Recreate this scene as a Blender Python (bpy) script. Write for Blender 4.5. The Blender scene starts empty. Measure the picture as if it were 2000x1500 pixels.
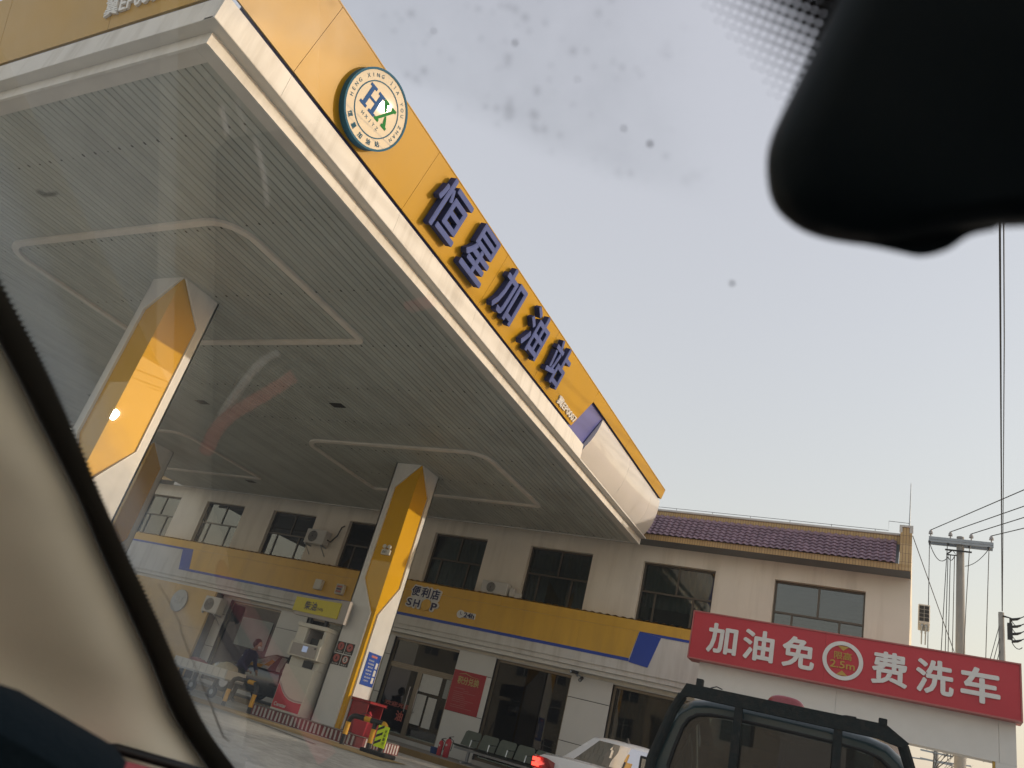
import bpy, bmesh, math, random
from mathutils import Vector, Matrix

random.seed(7)
R = math.radians
SC = bpy.context.scene
COL = SC.collection

# ------------------------------------------------------------------ camera
cam_d = bpy.data.cameras.new('camera')
cam_d.lens = 26.75
cam_d.sensor_width = 36.0
cam_d.clip_start = 0.02
cam_d.clip_end = 3000
cam_d.dof.use_dof = True
cam_d.dof.focus_distance = 14.0
cam_d.dof.aperture_fstop = 7.5
CAM = bpy.data.objects.new('camera', cam_d)
COL.objects.link(CAM)
CAM_POS = Vector((0.0, 0.0, 0.75))
_r = Vector((0.8799, 0.4060, 0.2468)).normalized()
_f = Vector((-0.4746, 0.7752, 0.4169)).normalized()
_u = _r.cross(_f).normalized()
CAM.matrix_world = Matrix(((_r.x, _u.x, -_f.x, CAM_POS.x),
                           (_r.y, _u.y, -_f.y, CAM_POS.y),
                           (_r.z, _u.z, -_f.z, CAM_POS.z),
                           (0, 0, 0, 1)))
SC.camera = CAM

# ------------------------------------------------------------------ sky, sun, exposure
SUN_DIR = Vector((0.9032, 0.3649, 0.2258)).normalized()
w = bpy.data.worlds.new('World')
SC.world = w
w.use_nodes = True
nt = w.node_tree
nt.nodes.clear()
sky = nt.nodes.new('ShaderNodeTexSky')
sky.sky_type = 'NISHITA'
sky.sun_disc = False
sky.sun_elevation = math.asin(SUN_DIR.z)
sky.sun_rotation = math.atan2(SUN_DIR.x, SUN_DIR.y)
sky.altitude = 0
sky.air_density = 2.0
sky.dust_density = 3.0
sky.ozone_density = 1.5
bg = nt.nodes.new('ShaderNodeBackground')
bg.inputs['Strength'].default_value = 0.092
nt.links.new(sky.outputs[0], bg.inputs['Color'])
veil = nt.nodes.new('ShaderNodeBackground')          # even winter haze over the whole sky
veil.inputs['Color'].default_value = (0.318, 0.292, 0.318, 1)
veil.inputs['Strength'].default_value = 1.0
addn = nt.nodes.new('ShaderNodeAddShader')
wo = nt.nodes.new('ShaderNodeOutputWorld')
nt.links.new(bg.outputs[0], addn.inputs[0])
nt.links.new(veil.outputs[0], addn.inputs[1])
nt.links.new(addn.outputs[0], wo.inputs['Surface'])

sun_d = bpy.data.lights.new('sun', 'SUN')
sun_d.energy = 1.5
sun_d.angle = R(0.53)
sun_d.color = (1.0, 0.85, 0.70)
SUN = bpy.data.objects.new('sun', sun_d)
COL.objects.link(SUN)
SUN.rotation_euler = SUN_DIR.to_track_quat('Z', 'Y').to_euler()
SUN.location = (20, 20, 20)

SC.view_settings.view_transform = 'Standard'
SC.view_settings.look = 'None'
SC.view_settings.exposure = 0.66
SC.view_settings.gamma = 1.0
SC.cycles.use_denoising = True
SC.cycles.max_bounces = 8
SC.cycles.transparent_max_bounces = 24
SC.cycles.sample_clamp_indirect = 6.0
SC.cycles.caustics_reflective = False
SC.cycles.caustics_refractive = False

# ------------------------------------------------------------------ materials
def new_mat(name):
    m = bpy.data.materials.new(name)
    m.use_nodes = True
    t = m.node_tree
    t.nodes.clear()
    return m, t, t.nodes.new('ShaderNodeOutputMaterial')

def pm(name, col, rough=0.5, metal=0.0, spec=0.5, var=0.0, vscale=3.0, bump=0.0, bscale=40.0, coat=0.0,
       dirt=0.0, dirtcol=(0.10, 0.085, 0.06), dscale=1.5, streak=False, per_obj=0.0, emit=None, estr=0.0):
    """principled material with grain, per-object variation and patches of dirt"""
    m, t, out = new_mat(name)
    N = t.nodes.new
    L = t.links.new
    p = N('ShaderNodeBsdfPrincipled')
    p.inputs['Roughness'].default_value = rough
    p.inputs['Metallic'].default_value = metal
    p.inputs['Specular IOR Level'].default_value = spec
    p.inputs['Coat Weight'].default_value = coat
    p.inputs['Coat Roughness'].default_value = 0.05
    if emit:
        p.inputs['Emission Color'].default_value = (*emit, 1)
        p.inputs['Emission Strength'].default_value = estr
    L(p.outputs[0], out.inputs['Surface'])
    base = None
    geo = N('ShaderNodeNewGeometry')
    def rgb(c):
        n = N('ShaderNodeRGB'); n.outputs[0].default_value = (*c, 1); return n.outputs[0]
    base = rgb(col)
    if var:
        nz = N('ShaderNodeTexNoise'); nz.inputs['Scale'].default_value = vscale; nz.inputs['Detail'].default_value = 6
        L(geo.outputs['Position'], nz.inputs['Vector'])
        mr = N('ShaderNodeMapRange')
        mr.inputs['From Min'].default_value = 0.3; mr.inputs['From Max'].default_value = 0.7
        mr.inputs['To Min'].default_value = 1 - var; mr.inputs['To Max'].default_value = 1 + var
        L(nz.outputs['Fac'], mr.inputs['Value'])
        mx = N('ShaderNodeMix'); mx.data_type = 'RGBA'; mx.blend_type = 'MULTIPLY'
        mx.inputs['Factor'].default_value = 1.0
        L(base, mx.inputs[6]); L(mr.outputs[0], mx.inputs[7]); base = mx.outputs[2]
        mr2 = N('ShaderNodeMapRange')
        mr2.inputs['To Min'].default_value = max(0.02, rough - 0.12); mr2.inputs['To Max'].default_value = min(1, rough + 0.12)
        L(nz.outputs['Fac'], mr2.inputs['Value'])
        if rough > 0.15: L(mr2.outputs[0], p.inputs['Roughness'])
    if per_obj:
        oi = N('ShaderNodeObjectInfo')
        mr = N('ShaderNodeMapRange')
        mr.inputs['To Min'].default_value = 1 - per_obj; mr.inputs['To Max'].default_value = 1 + per_obj
        L(oi.outputs['Random'], mr.inputs['Value'])
        mx = N('ShaderNodeMix'); mx.data_type = 'RGBA'; mx.blend_type = 'MULTIPLY'
        mx.inputs['Factor'].default_value = 1.0
        L(base, mx.inputs[6]); L(mr.outputs[0], mx.inputs[7]); base = mx.outputs[2]
    if dirt:
        mp = N('ShaderNodeMapping')
        mp.inputs['Scale'].default_value = (dscale * 2.5, dscale * 2.5, dscale * 0.25) if streak else (dscale,) * 3
        L(geo.outputs['Position'], mp.inputs['Vector'])
        nz = N('ShaderNodeTexNoise'); nz.inputs['Scale'].default_value = 1.0; nz.inputs['Detail'].default_value = 8
        nz.inputs['Roughness'].default_value = 0.65
        L(mp.outputs[0], nz.inputs['Vector'])
        cr = N('ShaderNodeMapRange')
        cr.inputs['From Min'].default_value = 0.48; cr.inputs['From Max'].default_value = 0.78
        cr.inputs['To Max'].default_value = dirt
        L(nz.outputs['Fac'], cr.inputs['Value'])
        mx = N('ShaderNodeMix'); mx.data_type = 'RGBA'
        L(cr.outputs[0], mx.inputs['Factor']); L(base, mx.inputs[6]); mx.inputs[7].default_value = (*dirtcol, 1)
        base = mx.outputs[2]
    if bump:
        nb = N('ShaderNodeTexNoise'); nb.inputs['Scale'].default_value = bscale; nb.inputs['Detail'].default_value = 4 if bscale > 10 else 0
        L(geo.outputs['Position'], nb.inputs['Vector'])
        b = N('ShaderNodeBump'); b.inputs['Strength'].default_value = bump; b.inputs['Distance'].default_value = 0.01
        L(nb.outputs['Fac'], b.inputs['Height']); L(b.outputs[0], p.inputs['Normal'])
    L(base, p.inputs['Base Color'])
    return m

def glass_mat(name, tint=(0.45, 0.5, 0.48), ior=1.6, rough=0.005, wave=0.0, dust=0.0):
    m, t, out = new_mat(name)
    N = t.nodes.new; L = t.links.new
    tr = N('ShaderNodeBsdfTransparent'); tr.inputs['Color'].default_value = (*tint, 1)
    gl = N('ShaderNodeBsdfGlossy'); gl.inputs['Roughness'].default_value = rough
    fr = N('ShaderNodeFresnel'); fr.inputs['IOR'].default_value = ior
    mx = N('ShaderNodeMixShader')
    if wave:
        geo = N('ShaderNodeNewGeometry')
        nb = N('ShaderNodeTexNoise'); nb.inputs['Scale'].default_value = 0.9; nb.inputs['Detail'].default_value = 1
        L(geo.outputs['Position'], nb.inputs['Vector'])
        b = N('ShaderNodeBump'); b.inputs['Strength'].default_value = wave; b.inputs['Distance'].default_value = 0.05
        L(nb.outputs['Fac'], b.inputs['Height']); L(b.outputs[0], gl.inputs['Normal'])
    L(fr.outputs[0], mx.inputs[0]); L(tr.outputs[0], mx.inputs[1]); L(gl.outputs[0], mx.inputs[2])
    last = mx.outputs[0]
    if dust:
        df = N('ShaderNodeBsdfDiffuse'); df.inputs['Color'].default_value = (0.5, 0.47, 0.4, 1)
        m2 = N('ShaderNodeMixShader'); m2.inputs[0].default_value = dust
        L(last, m2.inputs[1]); L(df.outputs[0], m2.inputs[2]); last = m2.outputs[0]
    L(last, out.inputs['Surface'])
    return m

M = {}
M['yellow'] = pm('yellow_panel', (0.46, 0.26, 0.012), 0.34, spec=0.16, bump=0.5, bscale=1.3, var=0.04, vscale=1.2, dirt=0.25, dscale=0.8, streak=True, dirtcol=(0.35, 0.24, 0.08))
M['yellow_matt'] = pm('yellow_board', (0.68, 0.40, 0.05), 0.38, var=0.06, vscale=1.0, dirt=0.35, dscale=0.9, streak=True, dirtcol=(0.22, 0.13, 0.05))
M['yellow_wall'] = pm('yellow_wall_panel', (0.60, 0.38, 0.10), 0.45, var=0.08, vscale=2, dirt=0.3, dscale=1.2)
M['col_yellow'] = pm('column_yellow', (0.64, 0.36, 0.018), 0.005, spec=0.4, bump=0.3, bscale=1.5, var=0.03, vscale=1.5)
M['white'] = pm('white_panel', (0.66, 0.65, 0.62), 0.65, spec=0.25, var=0.05, vscale=1.5, dirt=0.55, dscale=1.6, streak=True, dirtcol=(0.30, 0.27, 0.22))
M['white_curve'] = pm('white_curved_panel', (0.58, 0.56, 0.54), 0.03, spec=0.4, var=0.04, vscale=1)
M['white_clean'] = pm('white_paint', (0.72, 0.71, 0.68), 0.4, var=0.03, vscale=4)
M['col_white'] = pm('column_white', (0.66, 0.66, 0.64), 0.45, spec=0.3, var=0.05, vscale=2, dirt=0.25, dscale=1.2, streak=True, dirtcol=(0.3, 0.29, 0.26))
M['blue'] = pm('blue_panel', (0.02, 0.065, 0.40), 0.35, var=0.05, vscale=2)
M['blue_recess'] = pm('violet_blue_panel', (0.10, 0.11, 0.34), 0.4, var=0.05, vscale=2)
M['letter_blue'] = pm('letter_blue', (0.085, 0.115, 0.30), 0.7, spec=0.2, var=0.05, vscale=6)
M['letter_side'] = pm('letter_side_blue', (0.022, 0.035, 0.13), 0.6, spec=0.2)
M['soffit'] = pm('soffit_strip', (0.40, 0.425, 0.40), 0.55, var=0.10, vscale=1.1, per_obj=0.09, dirt=0.4, dscale=0.7, dirtcol=(0.26, 0.26, 0.23))
M['soffit_gap'] = pm('soffit_gap', (0.04, 0.04, 0.038), 0.8)
M['trim'] = pm('soffit_trim', (0.56, 0.545, 0.51), 0.5, var=0.08, vscale=2)
M['frame_pale'] = pm('ceiling_duct', (0.64, 0.61, 0.56), 0.55, var=0.08, vscale=3)
M['dark'] = pm('dark_metal', (0.02, 0.02, 0.02), 0.5)
M['black'] = pm('black', (0.008, 0.008, 0.009), 0.5)
M['wall'] = pm('stucco_wall', (0.74, 0.69, 0.59), 0.85, var=0.07, vscale=0.9, dirt=0.55, dscale=1.1, streak=True, dirtcol=(0.42, 0.37, 0.29), bump=0.25, bscale=60)
M['eave'] = pm('eave_soffit_grey', (0.16, 0.17, 0.175), 0.8, var=0.08, vscale=3)
M['parapet'] = None
M['tile'] = pm('glazed_tile', (0.22, 0.145, 0.185), 0.35, spec=0.5, per_obj=0.16, var=0.10, vscale=9)
M['cap'] = pm('concrete_cap', (0.55, 0.54, 0.52), 0.7, var=0.08, vscale=4)
M['clad'] = pm('cladding_grey', (0.66, 0.66, 0.64), 0.35, var=0.04, vscale=2, per_obj=0.04, dirt=0.2, dscale=1.0, dirtcol=(0.25, 0.24, 0.22))
M['frame'] = pm('window_frame', (0.10, 0.085, 0.065), 0.4, metal=0.3, var=0.06, vscale=6)
M['frame_tan'] = pm('shop_frame', (0.20, 0.165, 0.12), 0.35, metal=0.5, var=0.08, vscale=5)
M['glass'] = glass_mat('window_glass', (0.55, 0.60, 0.58), 1.75, wave=0.10)
M['glass_sky'] = glass_mat('coated_window_glass', (0.30, 0.36, 0.38), 2.3, wave=0.06)
M['shop_glass'] = glass_mat('shop_glass', (0.30, 0.34, 0.32), 1.55, wave=0.04)
M['truck_glass'] = glass_mat('truck_glass', (0.20, 0.25, 0.25), 1.55, dust=0.035)
M['car_glass'] = glass_mat('car_glass', (0.45, 0.52, 0.47), 1.5, dust=0.16)
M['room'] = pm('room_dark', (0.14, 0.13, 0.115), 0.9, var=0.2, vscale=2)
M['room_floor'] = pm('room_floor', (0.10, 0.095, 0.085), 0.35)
M['curtain'] = pm('curtain', (0.50, 0.53, 0.53), 0.9, var=0.1, vscale=4)
M['blind'] = pm('blind', (0.36, 0.38, 0.37), 0.8, var=0.06, vscale=3)
M['red'] = pm('red_sign', (0.50, 0.036, 0.052), 0.5, var=0.06, vscale=2, dirt=0.15, dscale=2, dirtcol=(0.3, 0.1, 0.09))
M['red_deep'] = pm('red_paint', (0.30, 0.018, 0.02), 0.4, var=0.12, vscale=8, dirt=0.3, dscale=6, dirtcol=(0.08, 0.03, 0.025))
M['maroon'] = pm('maroon_kerb', (0.17, 0.028, 0.03), 0.6, var=0.15, vscale=8, dirt=0.4, dscale=5)
M['gold'] = pm('gold_print', (0.48, 0.30, 0.06), 0.5)
M['letter_white'] = pm('letter_white', (0.70, 0.70, 0.69), 0.4, var=0.04, vscale=8)
M['steel'] = pm('galvanised', (0.33, 0.36, 0.39), 0.4, metal=0.6, var=0.1, vscale=6)
M['pole'] = pm('concrete_pole', (0.28, 0.28, 0.275), 0.85, var=0.08, vscale=4)
M['porcelain'] = pm('porcelain', (0.36, 0.35, 0.35), 0.25, var=0.1, vscale=20)
M['wire'] = pm('wire', (0.035, 0.035, 0.035), 0.6)
M['ac'] = pm('ac_white', (0.55, 0.54, 0.50), 0.5, var=0.06, vscale=6, dirt=0.3, dscale=6)
M['disp'] = pm('dispenser_cream', (0.62, 0.60, 0.53), 0.4, var=0.04, vscale=3, dirt=0.2, dscale=3)
M['disp_panel'] = pm('dispenser_panel', (0.36, 0.33, 0.31), 0.4)
M['sign_yellow'] = pm('sign_yellow', (0.55, 0.47, 0.02), 0.4, var=0.04, vscale=5)
M['lcd'] = pm('lcd', (0.28, 0.36, 0.55), 0.2, emit=(0.45, 0.55, 0.8), estr=0.25)
M['paint_white'] = pm('car_white', (0.72, 0.72, 0.71), 0.25, coat=0.8, var=0.02, vscale=3)
M['paint_black'] = pm('car_black', (0.015, 0.016, 0.018), 0.2, coat=0.8)
M['paint_green'] = pm('truck_green', (0.010, 0.036, 0.040), 0.32, coat=0.4, var=0.15, vscale=8, dirt=0.3, dscale=9, dirtcol=(0.05, 0.05, 0.045))
M['rack'] = pm('rack_steel', (0.009, 0.014, 0.014), 0.7, spec=0.25, var=0.3, vscale=30, dirt=0.4, dscale=25, dirtcol=(0.07, 0.05, 0.035), bump=0.3, bscale=90)
M['rubber'] = pm('rubber', (0.015, 0.015, 0.015), 0.8)
M['lamp_red'] = pm('lamp_red', (0.22, 0.008, 0.012), 0.12, coat=0.6)
M['lamp_lit'] = pm('lamp_lit', (0.6, 0.02, 0.02), 0.3, emit=(1.0, 0.05, 0.03), estr=2.6)
M['dome_red'] = pm('beacon_red', (0.25, 0.028, 0.035), 0.3, coat=0.3)
M['chrome'] = pm('chrome', (0.35, 0.36, 0.37), 0.12, metal=1.0)
M['bol_yellow'] = pm('bollard_yellow', (0.68, 0.36, 0.02), 0.4, var=0.06, vscale=10)
M['bol_black'] = pm('bollard_black', (0.02, 0.02, 0.02), 0.5)
M['hivis'] = pm('hi_vis', (0.55, 0.72, 0.02), 0.35, emit=(0.5, 0.7, 0.0), estr=0.06)
M['bench'] = pm('bench_green', (0.13, 0.155, 0.13), 0.45, metal=0.2, var=0.1, vscale=10)
M['skin'] = pm('skin', (0.34, 0.23, 0.18), 0.6)
M['hair'] = pm('hair', (0.012, 0.011, 0.011), 0.5)
M['jacket'] = pm('navy_jacket', (0.035, 0.028, 0.085), 0.8, var=0.15, vscale=20)
M['trousers'] = pm('dark_trousers', (0.03, 0.03, 0.035), 0.85)
M['mask'] = pm('face_mask', (0.55, 0.62, 0.66), 0.8)
M['bag'] = pm('woven_bag', (0.50, 0.47, 0.38), 0.85, var=0.15, vscale=20, bump=0.6, bscale=30)
M['plate_black'] = pm('plate_black', (0.02, 0.016, 0.014), 0.35)
M['print_red'] = pm('print_red', (0.45, 0.09, 0.06), 0.5)
M['print_white'] = pm('print_white', (0.62, 0.61, 0.58), 0.5)
M['notice_blue'] = pm('notice_blue', (0.02, 0.07, 0.34), 0.35, var=0.05, vscale=8)
M['paper'] = pm('paper', (0.62, 0.62, 0.60), 0.7, var=0.05, vscale=10)
M['poster_red'] = pm('poster_red', (0.38, 0.02, 0.028), 0.4, var=0.06, vscale=3)
M['poster_gold'] = pm('poster_gold', (0.46, 0.36, 0.13), 0.5)
M['poster_pink'] = pm('poster_pink', (0.42, 0.13, 0.12), 0.5)
M['logo_white'] = pm('logo_white', (0.48, 0.46, 0.42), 0.012, spec=0.5)
M['logo_teal'] = pm('logo_teal', (0.03, 0.12, 0.20), 0.6, spec=0.1)
M['logo_blue'] = pm('logo_blue', (0.03, 0.10, 0.28), 0.6, spec=0.1)
M['logo_green'] = pm('logo_green', (0.02, 0.20, 0.05), 0.6, spec=0.1)
M['navy'] = pm('navy_print', (0.02, 0.025, 0.09), 0.5)
M['disc_grey'] = pm('disc_grey', (0.45, 0.45, 0.42), 0.5)
M['beige_trim'] = pm('beige_trim', (0.80, 0.765, 0.65), 0.85, spec=0.2, var=0.04, vscale=8, bump=0.04, bscale=400)
M['dash'] = pm('dash_dark', (0.020, 0.021, 0.022), 0.75, bump=0.2, bscale=300)
M['pod'] = pm('dark_teal_cloth', (0.006, 0.012, 0.017), 0.95, spec=0.1, bump=0.3, bscale=200)
M['pink'] = pm('pink_cloth', (0.45, 0.10, 0.12), 0.8)
M['cord_red'] = pm('red_cord', (0.92, 0.20, 0.17), 0.7)
M['cord_white'] = pm('white_cord', (0.92, 0.92, 0.90), 0.7)
M['mirror_black'] = pm('mirror_black', (0.004, 0.009, 0.013), 0.55, spec=0.15)
M['ochre'] = pm('ochre_concrete', (0.42, 0.30, 0.13), 0.85, var=0.18, vscale=2.5, dirt=0.6, dscale=2.5, dirtcol=(0.10, 0.075, 0.045), bump=0.2, bscale=50)
M['joint'] = pm('joint_tar', (0.03, 0.03, 0.03), 0.9)
M['platform'] = pm('platform_concrete', (0.32, 0.30, 0.26), 0.7, var=0.12, vscale=2, dirt=0.5, dscale=2)
M['kerb_paint'] = pm('kerb_ochre', (0.24, 0.16, 0.06), 0.8, var=0.3, vscale=3, dirt=0.7, dscale=3)
M['stripe_white'] = pm('stripe_white', (0.50, 0.47, 0.44), 0.6, var=0.12, vscale=15)
M['far_wall'] = pm('street_wall', (0.34, 0.31, 0.25), 0.85, var=0.1, vscale=0.5)
M['far_win'] = pm('street_window', (0.05, 0.06, 0.07), 0.2)
M['blue_bucket'] = pm('blue_plastic', (0.03, 0.08, 0.25), 0.5)
M['bark'] = pm('bark', (0.08, 0.065, 0.05), 0.9, var=0.2, vscale=10)

def concrete_ground():
    m, t, out = new_mat('forecourt_concrete')
    N = t.nodes.new; L = t.links.new
    p = N('ShaderNodeBsdfPrincipled'); p.inputs['Roughness'].default_value = 0.85
    geo = N('ShaderNodeNewGeometry')
    n1 = N('ShaderNodeTexNoise'); n1.inputs['Scale'].default_value = 0.6; n1.inputs['Detail'].default_value = 8
    n2 = N('ShaderNodeTexNoise'); n2.inputs['Scale'].default_value = 5; n2.inputs['Detail'].default_value = 8; n2.inputs['Roughness'].default_value = 0.7
    L(geo.outputs['Position'], n1.inputs['Vector']); L(geo.outputs['Position'], n2.inputs['Vector'])
    cr = N('ShaderNodeValToRGB')
    cr.color_ramp.elements[0].position = 0.32; cr.color_ramp.elements[0].color = (0.36, 0.35, 0.31, 1)
    cr.color_ramp.elements[1].position = 0.62; cr.color_ramp.elements[1].color = (0.58, 0.57, 0.52, 1)
    L(n1.outputs['Fac'], cr.inputs['Fac'])
    mr = N('ShaderNodeMapRange'); mr.inputs['From Min'].default_value = 0.35; mr.inputs['From Max'].default_value = 0.65
    mr.inputs['To Min'].default_value = 0.72; mr.inputs['To Max'].default_value = 1.1
    L(n2.outputs['Fac'], mr.inputs['Value'])
    mx = N('ShaderNodeMix'); mx.data_type = 'RGBA'; mx.blend_type = 'MULTIPLY'; mx.inputs['Factor'].default_value = 1
    L(cr.outputs[0], mx.inputs[6]); L(mr.outputs[0], mx.inputs[7])
    L(mx.outputs[2], p.inputs['Base Color'])
    b = N('ShaderNodeBump'); b.inputs['Strength'].default_value = 0.2; b.inputs['Distance'].default_value = 0.01
    L(n2.outputs['Fac'], b.inputs['Height']); L(b.outputs[0], p.inputs['Normal'])
    L(p.outputs[0], out.inputs['Surface'])
    return m
M['ground'] = concrete_ground()

def parapet_tiles():
    """small upright ceramic tiles: flat print-size joints"""
    m, t, out = new_mat('parapet_tiles')
    N = t.nodes.new; L = t.links.new
    p = N('ShaderNodeBsdfPrincipled'); p.inputs['Roughness'].default_value = 0.35
    geo = N('ShaderNodeNewGeometry')
    sp = N('ShaderNodeSeparateXYZ'); L(geo.outputs['Position'], sp.inputs[0])
    cb = N('ShaderNodeCombineXYZ'); L(sp.outputs['X'], cb.inputs['X']); L(sp.outputs['Z'], cb.inputs['Y'])
    br = N('ShaderNodeTexBrick'); br.offset = 0.0
    br.inputs['Scale'].default_value = 1.0; br.inputs['Brick Width'].default_value = 0.062; br.inputs['Row Height'].default_value = 0.24
    br.inputs['Mortar Size'].default_value = 0.005; br.inputs['Mortar Smooth'].default_value = 0.2
    br.inputs['Color1'].default_value = (0.47, 0.315, 0.135, 1); br.inputs['Color2'].default_value = (0.40, 0.26, 0.105, 1)
    br.inputs['Mortar'].default_value = (0.15, 0.09, 0.05, 1)
    L(cb.outputs[0], br.inputs['Vector'])
    L(br.outputs['Color'], p.inputs['Base Color'])
    b = N('ShaderNodeBump'); b.invert = True; b.inputs['Strength'].default_value = 0.5; b.inputs['Distance'].default_value = 0.006
    L(br.outputs['Fac'], b.inputs['Height']); L(b.outputs[0], p.inputs['Normal'])
    L(p.outputs[0], out.inputs['Surface'])
    return m
M['parapet'] = parapet_tiles()

def windshield_mat():
    """laminated glass: clear, a little reflective, an even film of dust and a dirtier unwiped corner with specks"""
    m, t, out = new_mat('windshield_glass')
    N = t.nodes.new; L = t.links.new
    tr = N('ShaderNodeBsdfTransparent'); tr.inputs['Color'].default_value = (0.985, 0.99, 0.98, 1)
    gl = N('ShaderNodeBsdfGlossy'); gl.inputs['Roughness'].default_value = 0.0
    fr = N('ShaderNodeFresnel'); fr.inputs['IOR'].default_value = 2.0
    mx = N('ShaderNodeMixShader')
    L(fr.outputs[0], mx.inputs[0]); L(tr.outputs[0], mx.inputs[1]); L(gl.outputs[0], mx.inputs[2])
    tc = N('ShaderNodeTexCoord')
    sp = N('ShaderNodeSeparateXYZ'); L(tc.outputs['Object'], sp.inputs[0])
    def mth(op, a, b):
        n = N('ShaderNodeMath'); n.operation = op
        for i, v in enumerate((a, b)):
            if isinstance(v, (int, float)): n.inputs[i].default_value = v
            else: L(v, n.inputs[i])
        return n.outputs[0]
    # edge of the wiped field: z = 0.205 - 0.27 x, slightly bowed
    line = mth('SUBTRACT', sp.outputs['Z'], mth('ADD', 0.2035, mth('MULTIPLY', sp.outputs['X'], -0.27)))
    nz = N('ShaderNodeTexNoise'); nz.inputs['Scale'].default_value = 9; nz.inputs['Detail'].default_value = 3
    L(tc.outputs['Object'], nz.inputs['Vector'])
    line = mth('ADD', line, mth('MULTIPLY', mth('SUBTRACT', nz.outputs['Fac'], 0.5), 0.012))
    un = N('ShaderNodeMapRange'); un.interpolation_type = 'SMOOTHSTEP'
    un.inputs['From Min'].default_value = 0.0; un.inputs['From Max'].default_value = 0.010
    L(line, un.inputs['Value'])
    rt = N('ShaderNodeMapRange'); rt.interpolation_type = 'SMOOTHSTEP'
    rt.inputs['From Min'].default_value = -0.07; rt.inputs['From Max'].default_value = -0.13
    L(sp.outputs['X'], rt.inputs['Value'])
    lf = N('ShaderNodeMapRange'); lf.interpolation_type = 'SMOOTHSTEP'
    lf.inputs['From Min'].default_value = -0.36; lf.inputs['From Max'].default_value = -0.25
    L(sp.outputs['X'], lf.inputs['Value'])
    unw = mth('MULTIPLY', un.outputs[0], rt.outputs[0])
    vo = N('ShaderNodeTexVoronoi'); vo.inputs['Scale'].default_value = 165
    L(tc.outputs['Object'], vo.inputs['Vector'])
    n2 = N('ShaderNodeTexNoise'); n2.inputs['Scale'].default_value = 60; n2.inputs['Detail'].default_value = 2
    L(tc.outputs['Object'], n2.inputs['Vector'])
    n3 = N('ShaderNodeTexNoise'); n3.inputs['Scale'].default_value = 320; n3.inputs['Detail'].default_value = 4
    L(tc.outputs['Object'], n3.inputs['Vector'])
    sz = mth('MULTIPLY', mth('MAXIMUM', mth('SUBTRACT', n2.outputs['Fac'], 0.42), 0.0), 1.5)
    sk = N('ShaderNodeMapRange'); sk.interpolation_type = 'SMOOTHSTEP'
    sk.inputs['From Min'].default_value = 0.10; sk.inputs['From Max'].default_value = -0.10
    L(mth('ADD', mth('SUBTRACT', vo.outputs['Distance'], sz), mth('MULTIPLY', mth('SUBTRACT', n3.outputs['Fac'], 0.5), 0.35)), sk.inputs['Value'])
    speck = mth('MULTIPLY', mth('MULTIPLY', sk.outputs[0], 0.19), mth('MULTIPLY', unw, lf.outputs[0]))
    n4 = N('ShaderNodeTexNoise'); n4.inputs['Scale'].default_value = 60; n4.inputs['Detail'].default_value = 6
    L(tc.outputs['Object'], n4.inputs['Vector'])
    # milky cabin reflection painted as a mottled pale film along the pillar
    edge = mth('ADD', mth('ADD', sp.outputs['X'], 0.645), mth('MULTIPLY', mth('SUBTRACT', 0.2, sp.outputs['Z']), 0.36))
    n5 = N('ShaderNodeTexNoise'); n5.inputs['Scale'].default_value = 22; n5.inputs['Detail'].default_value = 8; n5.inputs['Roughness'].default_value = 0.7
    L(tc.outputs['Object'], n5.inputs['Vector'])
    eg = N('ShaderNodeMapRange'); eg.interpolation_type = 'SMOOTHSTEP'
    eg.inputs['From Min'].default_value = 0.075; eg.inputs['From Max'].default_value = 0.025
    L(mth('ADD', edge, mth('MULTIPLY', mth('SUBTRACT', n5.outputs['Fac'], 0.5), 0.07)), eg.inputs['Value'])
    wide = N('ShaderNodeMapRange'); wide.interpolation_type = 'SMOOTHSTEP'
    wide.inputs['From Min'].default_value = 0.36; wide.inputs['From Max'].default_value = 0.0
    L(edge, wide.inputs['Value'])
    reflection_haze = mth('ADD', mth('MULTIPLY', eg.outputs[0], mth('ADD', 0.07, mth('MULTIPLY', n5.outputs['Fac'], 0.32))), mth('MULTIPLY', wide.outputs[0], 0.085))
    film = mth('ADD', mth('ADD', 0.012, mth('MULTIPLY', unw, mth('ADD', 0.06, mth('MULTIPLY', n4.outputs['Fac'], 0.20)))), reflection_haze)  # unwiped dust and the painted reflection haze share one mix factor
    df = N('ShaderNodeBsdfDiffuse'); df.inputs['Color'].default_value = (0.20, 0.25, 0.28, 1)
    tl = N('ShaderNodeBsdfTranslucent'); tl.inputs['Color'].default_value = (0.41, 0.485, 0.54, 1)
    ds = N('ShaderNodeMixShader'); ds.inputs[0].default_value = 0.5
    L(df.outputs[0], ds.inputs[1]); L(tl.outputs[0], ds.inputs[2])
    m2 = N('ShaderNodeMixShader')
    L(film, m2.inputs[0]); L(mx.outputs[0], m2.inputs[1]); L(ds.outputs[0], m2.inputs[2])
    dk = N('ShaderNodeBsdfDiffuse'); dk.inputs['Color'].default_value = (0.06, 0.06, 0.06, 1)
    m3 = N('ShaderNodeMixShader')
    L(speck, m3.inputs[0]); L(m2.outputs[0], m3.inputs[1]); L(dk.outputs[0], m3.inputs[2])
    L(m3.outputs[0], out.inputs['Surface'])
    return m
M['windshield'] = windshield_mat()

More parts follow.
